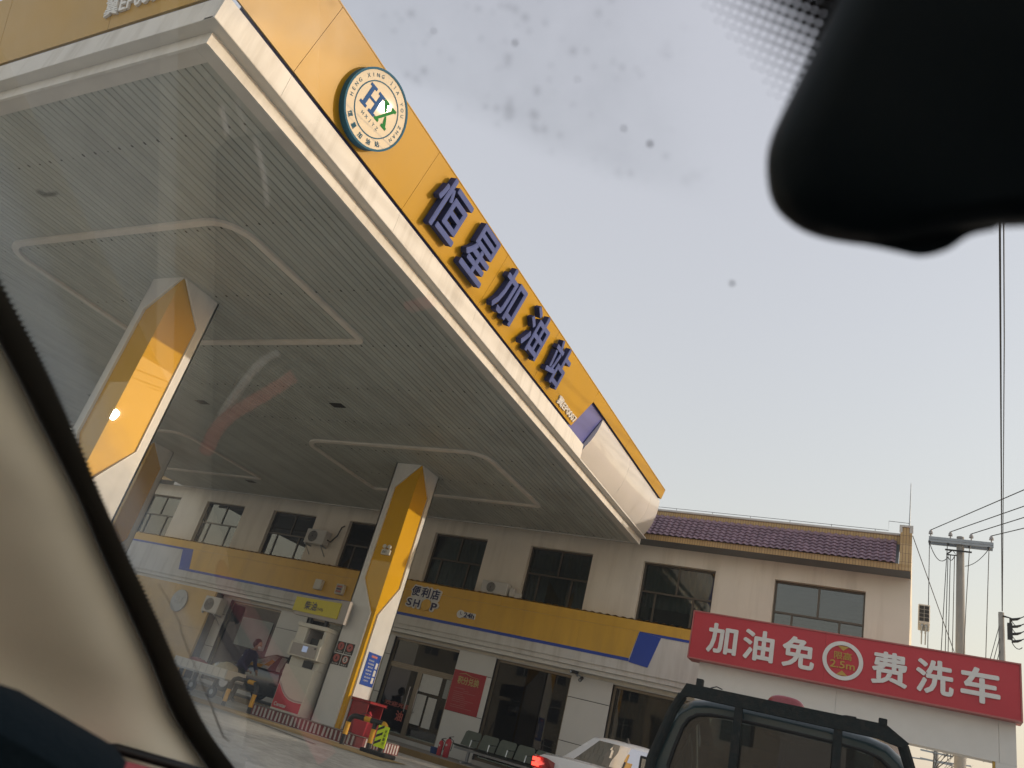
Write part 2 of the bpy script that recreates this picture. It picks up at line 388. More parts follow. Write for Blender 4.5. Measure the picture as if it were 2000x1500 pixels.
# ------------------------------------------------------------------ mesh helpers
class MB:
    def __init__(s):
        s.v = []; s.f = []; s.m = []
    def add(s, vs, fs, mi=0):
        o = len(s.v)
        s.v += [tuple(v) for v in vs]
        s.f += [tuple(i + o for i in f) for f in fs]
        s.m += [mi] * len(fs)
        return s
    def box(s, x0, y0, z0, x1, y1, z1, mi=0):
        vs = [(x0, y0, z0), (x1, y0, z0), (x1, y1, z0), (x0, y1, z0), (x0, y0, z1), (x1, y0, z1), (x1, y1, z1), (x0, y1, z1)]
        return s.add(vs, [(0, 3, 2, 1), (4, 5, 6, 7), (0, 1, 5, 4), (1, 2, 6, 5), (2, 3, 7, 6), (3, 0, 4, 7)], mi)
    def prism(s, pts, vec, mi=0, side=None):
        n = len(pts); vec = Vector(vec)
        vs = [Vector(p) for p in pts] + [Vector(p) + vec for p in pts]
        s.add(vs, [tuple(range(n)), tuple(range(2 * n - 1, n - 1, -1))], mi)
        o = len(s.v) - 2 * n
        for i in range(n):
            j = (i + 1) % n
            s.f.append((o + i, o + j, o + n + j, o + n + i)); s.m.append(mi if side is None else side)
        return s
    def tube(s, pts, r, seg=8, mi=0, cap=True):
        pts = [Vector(p) for p in pts]; n = len(pts)
        rs = r if isinstance(r, (list, tuple)) else [r] * n
        prev = None; rings = []
        for i, p in enumerate(pts):
            d = (pts[min(i + 1, n - 1)] - pts[max(i - 1, 0)]).normalized()
            if prev is None:
                a = d.orthogonal().normalized()
            else:
                a = (prev - d * prev.dot(d)).normalized()
            prev = a; b = d.cross(a)
            rings.append([p + (a * math.cos(2 * math.pi * k / seg) + b * math.sin(2 * math.pi * k / seg)) * rs[i] for k in range(seg)])
        return s.loft(rings, mi, cap)
    def loft(s, rings, mi=0, cap=True, closed=True):
        n = len(rings[0]); o = len(s.v)
        for ring in rings: s.v += [tuple(p) for p in ring]
        for i in range(len(rings) - 1):
            for k in range(n if closed else n - 1):
                k2 = (k + 1) % n
                s.f.append((o + i * n + k, o + i * n + k2, o + (i + 1) * n + k2, o + (i + 1) * n + k)); s.m.append(mi)
        if cap:
            s.f.append(tuple(o + k for k in range(n))[::-1]); s.m.append(mi)
            b = o + (len(rings) - 1) * n
            s.f.append(tuple(b + k for k in range(n))); s.m.append(mi)
        return s
    def disc(s, c, nrm, r, th, seg=32, mi=0, side=None):
        c = Vector(c); nrm = Vector(nrm).normalized(); a = nrm.orthogonal().normalized(); b = nrm.cross(a)
        pts = [c + (a * math.cos(2 * math.pi * k / seg) + b * math.sin(2 * math.pi * k / seg)) * r for k in range(seg)]
        return s.prism(pts, nrm * th, mi, side)
    def ring(s, c, nrm, r0, r1, th, seg=40, mi=0):
        c = Vector(c); nrm = Vector(nrm).normalized(); a = nrm.orthogonal().normalized(); b = nrm.cross(a)
        rr = []
        for k in range(seg):
            d = a * math.cos(2 * math.pi * k / seg) + b * math.sin(2 * math.pi * k / seg)
            rr.append([c + d * r0, c + d * r1, c + d * r1 + nrm * th, c + d * r0 + nrm * th])
        rr.append(rr[0])
        return s.loft(rr, mi, cap=False)
    def sheet(s, fn, nu, nv, mi=0):
        o = len(s.v)
        for i in range(nu + 1):
            for j in range(nv + 1):
                s.v.append(tuple(fn(i / nu, j / nv)))
        for i in range(nu):
            for j in range(nv):
                s.f.append((o + i * (nv + 1) + j, o + (i + 1) * (nv + 1) + j, o + (i + 1) * (nv + 1) + j + 1, o + i * (nv + 1) + j + 1)); s.m.append(mi)
        return s
    def mesh(s, name, mats, off=None, bevel=0, smooth=False, recalc=True, bseg=1):
        me = bpy.data.meshes.new(name)
        vs = s.v if off is None else [(x - off[0], y - off[1], z - off[2]) for x, y, z in s.v]
        me.from_pydata(vs, [], s.f)
        me.polygons.foreach_set('material_index', s.m)
        for m in (mats if isinstance(mats, (list, tuple)) else [mats]):
            me.materials.append(M[m])
        if recalc or bevel:
            b = bmesh.new(); b.from_mesh(me)
            if bevel:
                es = [e for e in b.edges if len(e.link_faces) == 2 and e.calc_face_angle(0) > 0.5]
                bmesh.ops.bevel(b, geom=es, offset=bevel, segments=bseg, affect='EDGES', profile=0.5, clamp_overlap=True)
            if recalc:
                bmesh.ops.recalc_face_normals(b, faces=b.faces)
            b.to_mesh(me); b.free()
        if smooth:
            me.polygons.foreach_set('use_smooth', [True] * len(me.polygons))
            if smooth == 'auto':
                me.set_sharp_from_angle(angle=R(35))
        me.update()
        return me

def link(name, data, parent=None, loc=None):
    o = bpy.data.objects.new(name, data)
    COL.objects.link(o)
    if loc is not None: o.location = loc
    if parent is not None: o.parent = parent
    return o

def world_off(parent):
    off = Vector((0, 0, 0))
    while parent is not None:
        off += parent.location; parent = parent.parent
    return off

def part(name, mb, mat, parent, bevel=0, smooth=False, label=None, local=False, recalc=True, bseg=1):
    """mesh given in world coordinates (or in the thing's own when local) under its thing"""
    me = mb.mesh(name, mat, None if local else world_off(parent), bevel, smooth, recalc, bseg)
    o = link(name, me, parent)
    if label: o['label'] = label
    return o

def thing(name, label, cat, loc=(0, 0, 0), group=None, rotz=0):
    o = link(name, None)
    o.location = loc; o.rotation_euler = (0, 0, rotz)
    o.empty_display_size = 0.2
    tag(o, label, cat, group)
    return o

def tag(o, label, cat, group=None):
    o['label'] = label; o['category'] = cat; o['kind'] = 'thing'
    if group: o['group'] = group
    return o

def single(name, mb, mat, label, cat, loc=None, group=None, bevel=0, smooth=False):
    me = mb.mesh(name, mat, loc, bevel, smooth)
    o = link(name, me, None, loc)
    return tag(o, label, cat, group)

def struct(name, mb, mat, smooth=False, loc=None):
    o = link(name, mb.mesh(name, mat, loc, 0, smooth), None, loc)
    o['kind'] = 'structure'
    return o

def copy_tree(o, parent=None):
    c = o.copy(); COL.objects.link(c); c.parent = parent
    for ch in list(o.children): copy_tree(ch, c)
    return c

_font_curve = bpy.data.curves.new('lettering', 'FONT')
_font_obj = bpy.data.objects.new('lettering', _font_curve)
_font_scene = bpy.data.scenes.new('lettering_room')
_font_scene.collection.objects.link(_font_obj)
_font_curve.resolution_u = 3

def glyph(body, bold=0.0, depth=0.02, fit=None, size=1.0, spacing=1.0):
    """outline of a text as (verts, faces) centred on 0, flat in x/y, depth along z"""
    c = _font_curve
    c.body = body; c.size = 1.0; c.offset = 0.0; c.extrude = 0.5; c.space_character = spacing
    c.align_x = 'LEFT'
    vl = _font_scene.view_layers[0]
    vl.update()
    dg = vl.depsgraph
    me = bpy.data.meshes.new_from_object(_font_obj.evaluated_get(dg))
    vs = [Vector(v.co) for v in me.vertices]
    fs = [tuple(p.vertices) for p in me.polygons]
    bpy.data.meshes.remove(me)
    if not vs: return [], []
    if bold:                                   # heavier strokes: the outline laid down again, nudged round a small circle
        v0, f0 = vs, fs; vs, fs = [], []
        ring = [(0, 0)] + [(bold * math.cos(k * math.pi / 4), bold * math.sin(k * math.pi / 4)) for k in range(8)]
        for i, (dx, dy) in enumerate(ring):
            o = len(vs); zs = 1.0 + 0.012 * i
            vs += [Vector((v.x + dx, v.y + dy, (v.z + 0.5) * zs - 0.5)) for v in v0]
            fs += [tuple(q + o for q in f) for f in f0]
    x0 = min(v.x for v in vs); x1 = max(v.x for v in vs); y0 = min(v.y for v in vs); y1 = max(v.y for v in vs)
    sx = sy = size
    if fit:
        sx = fit[0] / (x1 - x0) if fit[0] else fit[1] / (y1 - y0)
        sy = fit[1] / (y1 - y0) if fit[1] else sx
    out = [((v.x - (x0 + x1) / 2) * sx, (v.y - (y0 + y1) / 2) * sy, (v.z + 0.5) * depth) for v in vs]
    return out, fs

def put_text(mb, body, center, right, up, bold=0.0, depth=0.02, fit=None, size=1.0, mi=0, rot=0.0, side=None, spacing=1.0):
    vs, fs = glyph(body, bold, depth, fit, size, spacing)
    c = Vector(center); r = Vector(right).normalized(); u = Vector(up).normalized(); n = r.cross(u)
    if rot:
        r, u = r * math.cos(rot) + u * math.sin(rot), u * math.cos(rot) - r * math.sin(rot)
    pts = [c + r * x + u * y + n * z for x, y, z in vs]
    if side is None:
        mb.add(pts, fs, mi)
    else:
        o = len(mb.v)
        mb.v += [tuple(p) for p in pts]
        for f in fs:
            zs = [vs[i][2] for i in f]
            mb.f.append(tuple(i + o for i in f)); mb.m.append(mi if max(zs) - min(zs) < depth * 0.5 and max(zs) > depth * 0.5 else side)
    return mb

XA, YA, ZA = Vector((1, 0, 0)), Vector((0, 1, 0)), Vector((0, 0, 1))

# ================================================================== SETTING
def ground_z(x, y):
    s = min(1.25, max(0.0, (15.0 - y) / 15.0))
    t = min(1.0, max(0.0, (x + 8.5) / 4.5)); t = t * t * (3 - 2 * t)
    return -0.75 * s * t

def build_ground():
    xs = [-400, -120, -60, -40, -30] + [-24 + i * 1.0 for i in range(46)] + [30, 60, 120, 400]
    ys = [-300, -100, -50, -30, -20] + [-14 + i * 0.7 for i in range(50)] + [26, 40, 80, 200, 600]
    mb = MB()
    n = len(ys)
    for x in xs:
        for y in ys:
            mb.v.append((x, y, ground_z(x, y)))
    for i in range(len(xs) - 1):
        for j in range(n - 1):
            mb.f.append((i * n + j, (i + 1) * n + j, (i + 1) * n + j + 1, i * n + j + 1)); mb.m.append(0)
    struct('ground', mb, 'ground', smooth=True)
build_ground()

mb = MB()
mb.sheet(lambda u, v: (-15.5 + u * 7.6, 11.9 + v * (1.45 - 0.35 * u), 0.004), 20, 4)
struct('ochre_gutter_strip', mb, 'ochre')
mb = MB()
mb.add([(-10.2, 11.55, 0.008), (-8.4, 10.9, 0.008), (-8.4, 10.96, 0.008), (-10.2, 11.62, 0.008)], [(0, 1, 2, 3)])
mb.add([(-15.5, 11.62, 0.008), (-10.2, 11.55, 0.008), (-10.2, 11.60, 0.008), (-15.5, 11.66, 0.008)], [(0, 1, 2, 3)])
struct('pavement_joint', mb, 'joint')
mb = MB()
mb.box(-27, 16.62, 0.0, -0.1, 19.3, 0.12)
struct('shop_pavement', mb, 'platform')
mb = MB()
mb.box(-27, 16.45, 0.0, -0.1, 16.618, 0.125)
struct('shop_kerb', mb, 'kerb_paint')

# ================================================================== CANOPY
CX, CY0, CY1, CXL = -6.0, 2.77, 18.0, -23.6        # outer faces of the fascia
SZ = 6.0                                           # soffit height
e_r = Vector((0.26, 0, 0.93)).normalized()         # the right-hand fascia leans out
n_r = Vector((e_r.z, 0, -e_r.x))
e_n = Vector((0, -0.26, 0.93)).normalized()        # so does the near one
n_n = Vector((0, -e_n.z, -0.26 / Vector((0.26, 0.93)).length)).normalized()

def FR(y, t, off=0.0):                             # a point on the right-hand fascia
    return Vector((CX, y, 6.5)) + e_r * t + n_r * off
def FN(x, t, off=0.0):
    return Vector((x, CY0, 6.5)) + e_n * t + n_n * off

canopy = thing('canopy', 'big filling station canopy with yellow and white fascia and grey ribbed soffit', 'canopy', (-16, 10.4, 6.0))

# deck above the soffit
mb = MB(); mb.box(CXL + 0.3, CY0 + 0.3, 6.06, CX - 0.34, CY1 - 0.1, 6.55)
part('roof_deck', mb, 'soffit_gap', canopy)
# soffit strips: one shared strip mesh
mb = MB(); mb.prism([(-0.054, CY0 + 0.34, 6.03), (-0.054, CY0 + 0.34, 6.006), (-0.046, CY0 + 0.34, 6.0), (0.046, CY0 + 0.34, 6.0), (0.054, CY0 + 0.34, 6.006), (0.054, CY0 + 0.34, 6.03)], (0, CY1 - CY0 - 0.36, 0))
strip_me = mb.mesh('soffit_strip', 'soffit', (0, 10.4, 6.0))
x = CX - 0.42; k = 0
while x > CXL + 0.4:
    o = link('soffit_strip', strip_me, canopy, (x + 16, 0, random.uniform(-0.002, 0.002)))
    x -= 0.12
# border trim of the soffit
mb = MB()
mb.box(CX - 0.36, CY0 + 0.162, 5.985, CX - 0.182, CY1, 6.02)
part('soffit_border', mb, 'trim', canopy)
mb = MB()
mb.box(CXL + 0.15, CY0 + 0.162, 5.984, CX - 0.361, CY0 + 0.335, 6.02)
part('soffit_border', mb, 'trim', canopy)
# lower lip
mb = MB()
mb.prism([(CX - 0.17, CY0 + 0.15, 5.97), (CX - 0.15, CY0 + 0.13, 5.97), (CX - 0.15, CY0 + 0.13, 6.13), (CX - 0.17, CY0 + 0.15, 6.13)], (0, 0, 0.0001))
mb = MB()
mb.box(CX - 0.18, CY0 + 0.13, 5.965, CX - 0.15, CY1 + 0.04, 6.12)
part('lower_lip', mb, 'white', canopy)
mb = MB()
mb.box(CXL, CY0 + 0.13, 5.966, CX - 0.181, CY0 + 0.16, 6.119)
part('lower_lip', mb, 'white', canopy)
# ledge under the white band, then the band in sheets
mb = MB()
mb.box(CX - 0.155, CY0, 6.12, CX - 0.004, CY1, 6.15)
mb.box(CXL, CY0 + 0.004, 6.121, CX - 0.156, CY0 + 0.16, 6.151)
part('ledge', mb, 'trim', canopy)
ys = [CY0] + [3.75 + 2.23 * i for i in range(5)] + [13.10]
for a, b in zip(ys[:-1], ys[1:]):
    mb = MB(); mb.box(CX - 0.03, a + 0.002, 6.125, CX, b - 0.002, 6.44)
    part('white_band_panel', mb, 'white', canopy)
xs = [CX - 0.031] + [-7.9 - 2.23 * i for i in range(8)]
for a, b in zip(xs[:-1], xs[1:]):
    mb = MB(); mb.box(b + 0.002, CY0, 6.126, a - 0.002, CY0 + 0.03, 6.44)
    part('white_band_panel', mb, 'white', canopy)
# blue recess behind the yellow
mb = MB()
mb.prism([FR(CY0 + 0.2, -0.12, -0.06), FR(13.6, -0.12, -0.06), FR(13.6, 0.74, -0.06), FR(CY0 + 0.2, 0.74, -0.06)], -n_r * 0.02)
part('blue_backing', mb, 'blue_recess', canopy, label='violet blue strip recessed behind the yellow fascia')
mb = MB()
mb.prism([FN(CX - 0.05, -0.12, -0.06), FN(CXL, -0.12, -0.06), FN(CXL, 0.7, -0.06), FN(CX - 0.05, 0.7, -0.06)], -n_n * 0.02)
part('blue_backing', mb, 'letter_side', canopy)
# yellow sheets, right-hand side (mitred to the near side at the leaning corner)
ys = [None, 3.75, 5.98, 8.21, 10.44]
def yel(y0b, y0t, y1b, y1t, t0=0.0, t1=0.985):
    m_ = MB()
    m_.prism([FR(y0b, t0), FR(y1b, t0), FR(y1t, t1), FR(y0t, t1)], -n_r * 0.03)
    return m_
g = 0.003
lean = 0.26
part('yellow_panel', yel(CY0 - 0.002, CY0 - lean, 3.75 - g, 3.75 - g), 'yellow', canopy)
for a, b in ((3.75, 5.98), (5.98, 8.21), (8.21, 10.44)):
    part('yellow_panel', yel(a + g, a + g, b - g, b - g), 'yellow', canopy)
m_ = MB()
m_.prism([FR(10.44 + g, 0), FR(12.34, 0), FR(12.68, 0.735), FR(12.66, 0.985), FR(10.44 + g, 0.985)], -n_r * 0.03)
part('yellow_panel', m_, 'yellow', canopy)
for a, b in ((12.67, 14.89), (14.89, 17.1), (17.1, 18.0)):
    part('yellow_panel', yel(a + g, a + g, b - g, b - g, 0.735), 'yellow', canopy)
m_ = MB(); m_.prism([FR(12.7, 0.735, -0.005), FR(17.99, 0.735, -0.005), FR(17.99, 0.735, -0.12), FR(12.7, 0.735, -0.12)], e_r * 0.012)
part('strip_return', m_, 'letter_side', canopy)
# top edge cap
m_ = MB(); m_.prism([FR(CY0 - lean, 0.986, 0.006), FR(18.0, 0.986, 0.006), FR(18.0, 0.986, -0.2), FR(CY0 - lean, 0.986, -0.2)], e_r * 0.014)
part('top_cap', m_, 'yellow', canopy)
m_ = MB(); m_.prism([FR(18.002, 0.735, 0), FR(18.002, 0.985, 0), FR(18.002, 0.985, -0.2), FR(18.002, 0.735, -0.2)], (0, 0.01, 0))
part('end_cap', m_, 'yellow', canopy)
# near side
xs = [CX] + [-7.9 - 2.23 * i for i in range(8)]
for i, (a, b) in enumerate(zip(xs[:-1], xs[1:])):
    m_ = MB()
    at, ab_ = (CX + lean, CX + 0.0) if i == 0 else (a - g, a - g)
    m_.prism([FN(ab_ - 0.003, 0), FN(b + g, 0), FN(b + g, 0.985), FN(at - 0.003, 0.985)], -n_n * 0.03)
    part('yellow_panel', m_, 'yellow', canopy)
# curved white end panel: bulging sheet with real thickness, in three pieces
def curve_pt(y, s):
    t = -0.33 + s * 1.03
    bulge = 0.115 * math.sin(math.pi * min(1, max(0, s))) ** 0.8 * (1 - 0.25 * s)
    return Vector((CX, y, 6.5)) + e_r * t + n_r * (bulge - 0.035) + Vector((-0.02, 0, 0)) * (1 - s)
def start_y(s): return 13.16 + 0.27 * max(0, (s - 0.28) / 0.72) if s > 0.28 else 13.16 + 0.08 * (0.28 - s)
cuts = [None, 15.45, 17.35, 18.06]
for i in range(3):
    mb = MB()
    N_ = 14
    ring0, ring1 = [], []
    outer = []; inner = []
    def yy(v, s):
        a = start_y(s) if i == 0 else cuts[i] + 0.003
        b = cuts[i + 1] - 0.003
        return a + (b - a) * v
    rings = []
    for v in (0, 0.2, 0.4, 0.6, 0.8, 1.0):
        o_ = [curve_pt(yy(v, s / N_), s / N_) for s in range(N_ + 1)]
        in_ = [p + Vector((-0.16, 0, 0.0)) if False else Vector((CX - 0.05 + e_r.x / e_r.z * (p.z - 6.5), p.y, p.z)) for p in reversed(o_)]
        rings.append(o_ + in_)
    mb.loft(rings, 0, cap=True)
    part('curved_panel', mb, 'white_curve', canopy, smooth='auto')
# far edge of the canopy
mb = MB(); mb.box(CXL, CY1 + 0.002, 5.98, CX - 0.181, CY1 + 0.03, 7.2)
part('rear_fascia', mb, 'white', canopy)
# pale raised ducts running round each column head
def rounded_rect(x0, y0, x1, y1, rs, n=8):
    pts = []
    for (cx, cy, a0, r) in ((x1 - rs[1], y0 + rs[1], -90, rs[1]), (x1 - rs[2], y1 - rs[2], 0, rs[2]), (x0 + rs[3], y1 - rs[3], 90, rs[3]), (x0 + rs[0], y0 + rs[0], 180, rs[0])):
        for k in range(n + 1):
            a = R(a0 + 90 * k / n)
            pts.append((cx + r * math.cos(a), cy + r * math.sin(a)))
    return pts
def ceiling_duct(x0, y0, x1, y1):
    pts = rounded_rect(x0, y0, x1, y1, (0.5, 0.5, 0.12, 0.12))
    rings = []
    n = len(pts)
    for i in range(n):
        p = Vector((*pts[i], 0)); d = (Vector((*pts[(i + 1) % n], 0)) - Vector((*pts[i - 1], 0))).normalized()
        nn = Vector((d.y, -d.x, 0))
        rings.append([p + nn * 0.06 + ZA * 5.998, p + nn * 0.055 + ZA * 5.955, p - nn * 0.055 + ZA * 5.955, p - nn * 0.06 + ZA * 5.998])
    rings.append(rings[0])
    mb = MB(); mb.loft(rings, 0, cap=False)
    part('ceiling_duct', mb, 'frame_pale', canopy)
ceiling_duct(-13.55, 5.28, -8.13, 8.38)
ceiling_duct(-13.10, 12.82, -8.05, 15.93)
ceiling_duct(-22.8, 12.95, -17.6, 16.2)
ceiling_duct(-22.8, 5.3, -17.6, 8.4)
for hx, hy in ((-10.55, 10.86), (-14.77, 11.03), (-18.44, 16.62), (-18.8, 11.0)):
    mb = MB(); mb.box(hx - 0.16, hy - 0.10, 5.988, hx + 0.16, hy + 0.10, 6.0)
    mb.box(hx - 0.19, hy - 0.13, 5.993, hx + 0.19, hy + 0.13, 5.999, 1)
    part('recessed_lamp', mb, ['dark', 'soffit'], canopy)
# screw heads in rows across the soffit, too small to count: one joined part
mb = MB()
for row in range(10):
    yy_ = 3.9 + row * 1.55
    xx = CX - 0.6
    while xx > -14:
        mb.box(xx - 0.010, yy_ - 0.010 + random.uniform(-.02, .02), 5.993, xx + 0.010, yy_ + 0.012, 5.999)
        xx -= 0.24
sp = part('soffit_screw', mb, 'dark', canopy); sp['kind'] = 'stuff'

# raised channel letters
for ch, cy, wd in (('恒', 6.60, 0.66), ('星', 7.55, 0.62), ('加', 8.62, 0.64), ('油', 9.70, 0.62), ('站', 10.74, 0.62)):
    mb = MB()
    put_text(mb, ch, FR(cy, 0.51, 0.03), YA, e_r, bold=0.017, depth=0.10, fit=(wd + 0.05, 0.77), mi=0, side=1)
    part('letter', mb, ['letter_blue', 'letter_side'], canopy, recalc=False, label='raised blue character ' + ch)
mb = MB(); put_text(mb, '冀EP0007', FR(11.90, 0.135, 0.003), YA, e_r, bold=0.018, depth=0.025, fit=(0.92, 0.17))
part('permit_number', mb, 'letter_white', canopy, recalc=False)
mb = MB(); put_text(mb, '冀EP0007', FN(-7.5, 0.27, 0.003), XA, e_n, bold=0.018, depth=0.025, fit=(1.0, 0.24))
part('permit_number', mb, 'letter_white', canopy, recalc=False)

# round emblem
EC = FR(4.765, 0.49, 0.0)
n_f, e_f = n_r, e_r
n_r = Vector((0.9595, -0.0826, -0.2697)).normalized()        # the disc hangs a degree or two off the sheet
e_r = (ZA - n_r * n_r.z).normalized(); yE = e_r.cross(n_r)
mb = MB(); mb.disc(EC - n_r * 0.03, n_r, 0.47, 0.157, 56, 0, 1)
emb = part('emblem', mb, ['logo_white', 'logo_teal'], canopy, label='round white emblem with blue H and green X')
def sub(name, mb, mat):
    return part(name, mb, mat, emb, recalc=True)
mb = MB(); mb.ring(EC + n_r * 0.118, n_r, 0.448, 0.474, 0.016, 56); sub('rim', mb, 'logo_teal')
mb = MB(); mb.ring(EC + n_r * 0.1275, n_r, 0.316, 0.330, 0.003, 56); sub('inner_ring', mb, 'logo_teal')
def emp(u, v, d=0.1275): return EC + yE * u + e_r * v + n_r * d
def strokes(mb, polys):
    for p in polys:
        mb.prism([emp(u, v) for u, v in p], n_r * 0.004)
def rect(u0, v0, u1, v1): return [(u0, v0), (u1, v0), (u1, v1), (u0, v1)]
mb = MB()
strokes(mb, [rect(-0.215, -0.065, -0.165, 0.155), rect(-0.065, -0.065, -0.015, 0.155), rect(-0.164, 0.03, -0.066, 0.06),
             rect(-0.245, -0.10, -0.135, -0.0655), rect(-0.095, -0.10, 0.012, -0.0655), rect(-0.245, 0.1555, -0.135, 0.19), rect(-0.095, 0.1555, 0.012, 0.19)])
sub('letter', mb, 'logo_blue')
mb = MB()
strokes(mb, [[(0.035, -0.0655), (0.075, -0.0655), (0.215, 0.155), (0.175, 0.155)], [(0.03, 0.155), (0.085, 0.155), (0.12, 0.088), (0.105, 0.055)],
             [(0.133, 0.02), (0.15, 0.046), (0.218, -0.0655), (0.163, -0.0655)],
             rect(0.018, -0.10, 0.092, -0.066), rect(0.145, -0.10, 0.235, -0.066), rect(0.018, 0.1555, 0.10, 0.19), rect(0.158, 0.1555, 0.232, 0.19)])
sub('letter', mb, 'logo_green')
mb = MB()
txt = 'HENG XING JIA YOU ZHAN'
for i, ch in enumerate(txt):
    if ch == ' ': continue
    a = R(198 - i * (216 / (len(txt) - 1)))
    put_text(mb, ch, emp(0.388 * math.cos(a), 0.388 * math.sin(a)), yE, e_r, depth=0.003, size=0.062, rot=a - math.pi / 2)
for i, ch in enumerate('恒星加油站'):
    a = R(-130 + i * 20)
    put_text(mb, ch, emp(0.388 * math.cos(a), 0.388 * math.sin(a)), yE, e_r, depth=0.003, size=0.07, rot=a + math.pi / 2, bold=0.02)
for i, ch in enumerate('HXJYZ'):
    put_text(mb, ch, emp(-0.13 + i * 0.065, -0.165 - 0.0 * i), yE, e_r, depth=0.003, size=0.058)
sub('lettering', mb, 'logo_teal')

n_r, e_r = n_f, e_f

# ================================================================== COLUMNS
def column(cx, cy, label, name='canopy_column', twist=0.0):
    W, D, ZT, ZB = 0.75, 0.78, 5.999, 0.2
    t = thing(name, label, 'column', (cx - W / 2, cy + D / 2, ZB), 'canopy columns')
    mb = MB()
    k_ = math.tan(R(twist)) * (D - 0.06)             # the yellow sheet may sit a little skew in its frame
    mb.prism([(cx - W + 0.03, cy + 0.03, ZB), (cx - 0.03 - (k_ - 0.022 if k_ else 0), cy + 0.03, ZB), (cx - 0.03 + (0.022 if k_ else 0), cy + D - 0.03, ZB), (cx - W + 0.03, cy + D - 0.03, ZB)], (0, 0, ZT - 0.001 - ZB))
    part('yellow_core', mb, 'col_yellow', t)
    def face(o, d, nrm, wd):
        o = Vector(o); d = Vector(d); nrm = Vector(nrm)
        prof = [(wd, ZB), (wd, ZT), (0.035, ZT), (wd - 0.17, 5.40), (wd - 0.17, 3.23), (0.12, 2.53), (0.12, ZB)]
        mb = MB(); mb.prism([o + d * s + ZA * z for s, z in prof], -nrm * 0.0295)
        c = part('white_cladding', mb, 'col_white', t)
        # folded edge trim along the notch
        m2 = MB()
        path = [(0.035, ZT - 0.02), (wd - 0.17, 5.40), (wd - 0.17, 3.23), (0.12, 2.53), (0.12, ZB + 0.01)]
        for (s0, z0), (s1, z1) in zip(path[:-1], path[1:]):
            dd = Vector((s1 - s0, z1 - z0)).normalized(); q = Vector((dd.y, -dd.x)) * 0.018
            if q.x < 0: q = -q
            m2.prism([o + d * a + ZA * b + nrm * 0.0012 for a, b in ((s0, z0), (s1, z1), (s1 + q.x, z1 + q.y), (s0 + q.x, z0 + q.y))], nrm * 0.010)
        part('edge_trim', m2, 'white_clean', t)
    face((cx - 0.0, cy, 0), (-1, 0, 0), (0, -1, 0), W)
    face((cx, cy + 0.0, 0), (0, 1, 0), (1, 0, 0), D)
    face((cx - W, cy + D, 0), (1, 0, 0), (0, 1, 0), W)
    face((cx - W, cy + D, 0), (0, -1, 0), (-1, 0, 0), D)
    return t
column(-10.36, 6.44, 'yellow and white canopy column nearest the windscreen pillar, sunlit on its right face', twist=5.0)
c2 = column(-10.25, 13.88, 'yellow and white canopy column beside the diesel dispenser, carrying warning plates')
column(-19.85, 13.9, 'yellow and white canopy column half hidden behind the nearest column')

# ================================================================== SHOP BUILDING
FY = 19.0
bld = thing('shop_building', 'two storey cream shop building with purple tiled eave behind the canopy', 'building', (-13, 19.0, 0.12))
UP = [(-26.0, -24.15), (-22.75, -20.83), (-19.45, -17.52), (-16.1, -14.2), (-12.8, -10.98), (-9.58, -7.7), (-6.28, -4.42), (-3.01, -1.03)]
LOW = [(-19.75, -17.52), (-16.42, -14.2), (-13.1, -10.92), (-9.78, -7.6), (-6.5, -4.35), (-3.2, -1.05)]
BX0, BX1 = -27.5, -0.13
WZ0, WZ1 = 3.98, 5.83
mb = MB()
mb.box(BX0, FY, 2.73, BX1, FY + 0.28, WZ0)
mb.box(BX0, FY, WZ1, BX1, FY + 0.28, 6.30)
e = BX0
for a, b in UP:
    mb.box(e, FY, WZ0, a, FY + 0.28, WZ1); e = b
mb.box(e, FY, WZ0, BX1, FY + 0.28, WZ1)
part('facade_wall', mb, 'wall', bld)
mb = MB()
mb.box(BX1 - 0.24, FY + 0.281, 0.12, BX1, 28, 7.2)
part('gable_wall', mb, 'wall', bld)
mb = MB()
mb.box(BX0, 27.8, 0.12, BX1 - 0.241, 28, 7.2)
mb.box(BX0, FY + 0.281, 0.12, BX0 + 0.24, 27.799, 7.2)
part('rear_wall', mb, 'wall', bld)
# rooms behind the glass
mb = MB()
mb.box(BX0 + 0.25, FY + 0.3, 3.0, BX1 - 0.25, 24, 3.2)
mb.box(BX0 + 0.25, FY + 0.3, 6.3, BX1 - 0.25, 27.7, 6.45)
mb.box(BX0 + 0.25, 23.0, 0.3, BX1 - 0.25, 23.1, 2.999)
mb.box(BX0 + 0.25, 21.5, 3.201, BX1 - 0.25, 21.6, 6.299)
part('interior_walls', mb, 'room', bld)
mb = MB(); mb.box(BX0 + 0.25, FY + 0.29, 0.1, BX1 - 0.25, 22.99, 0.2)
part('shop_floor', mb, 'room_floor', bld)

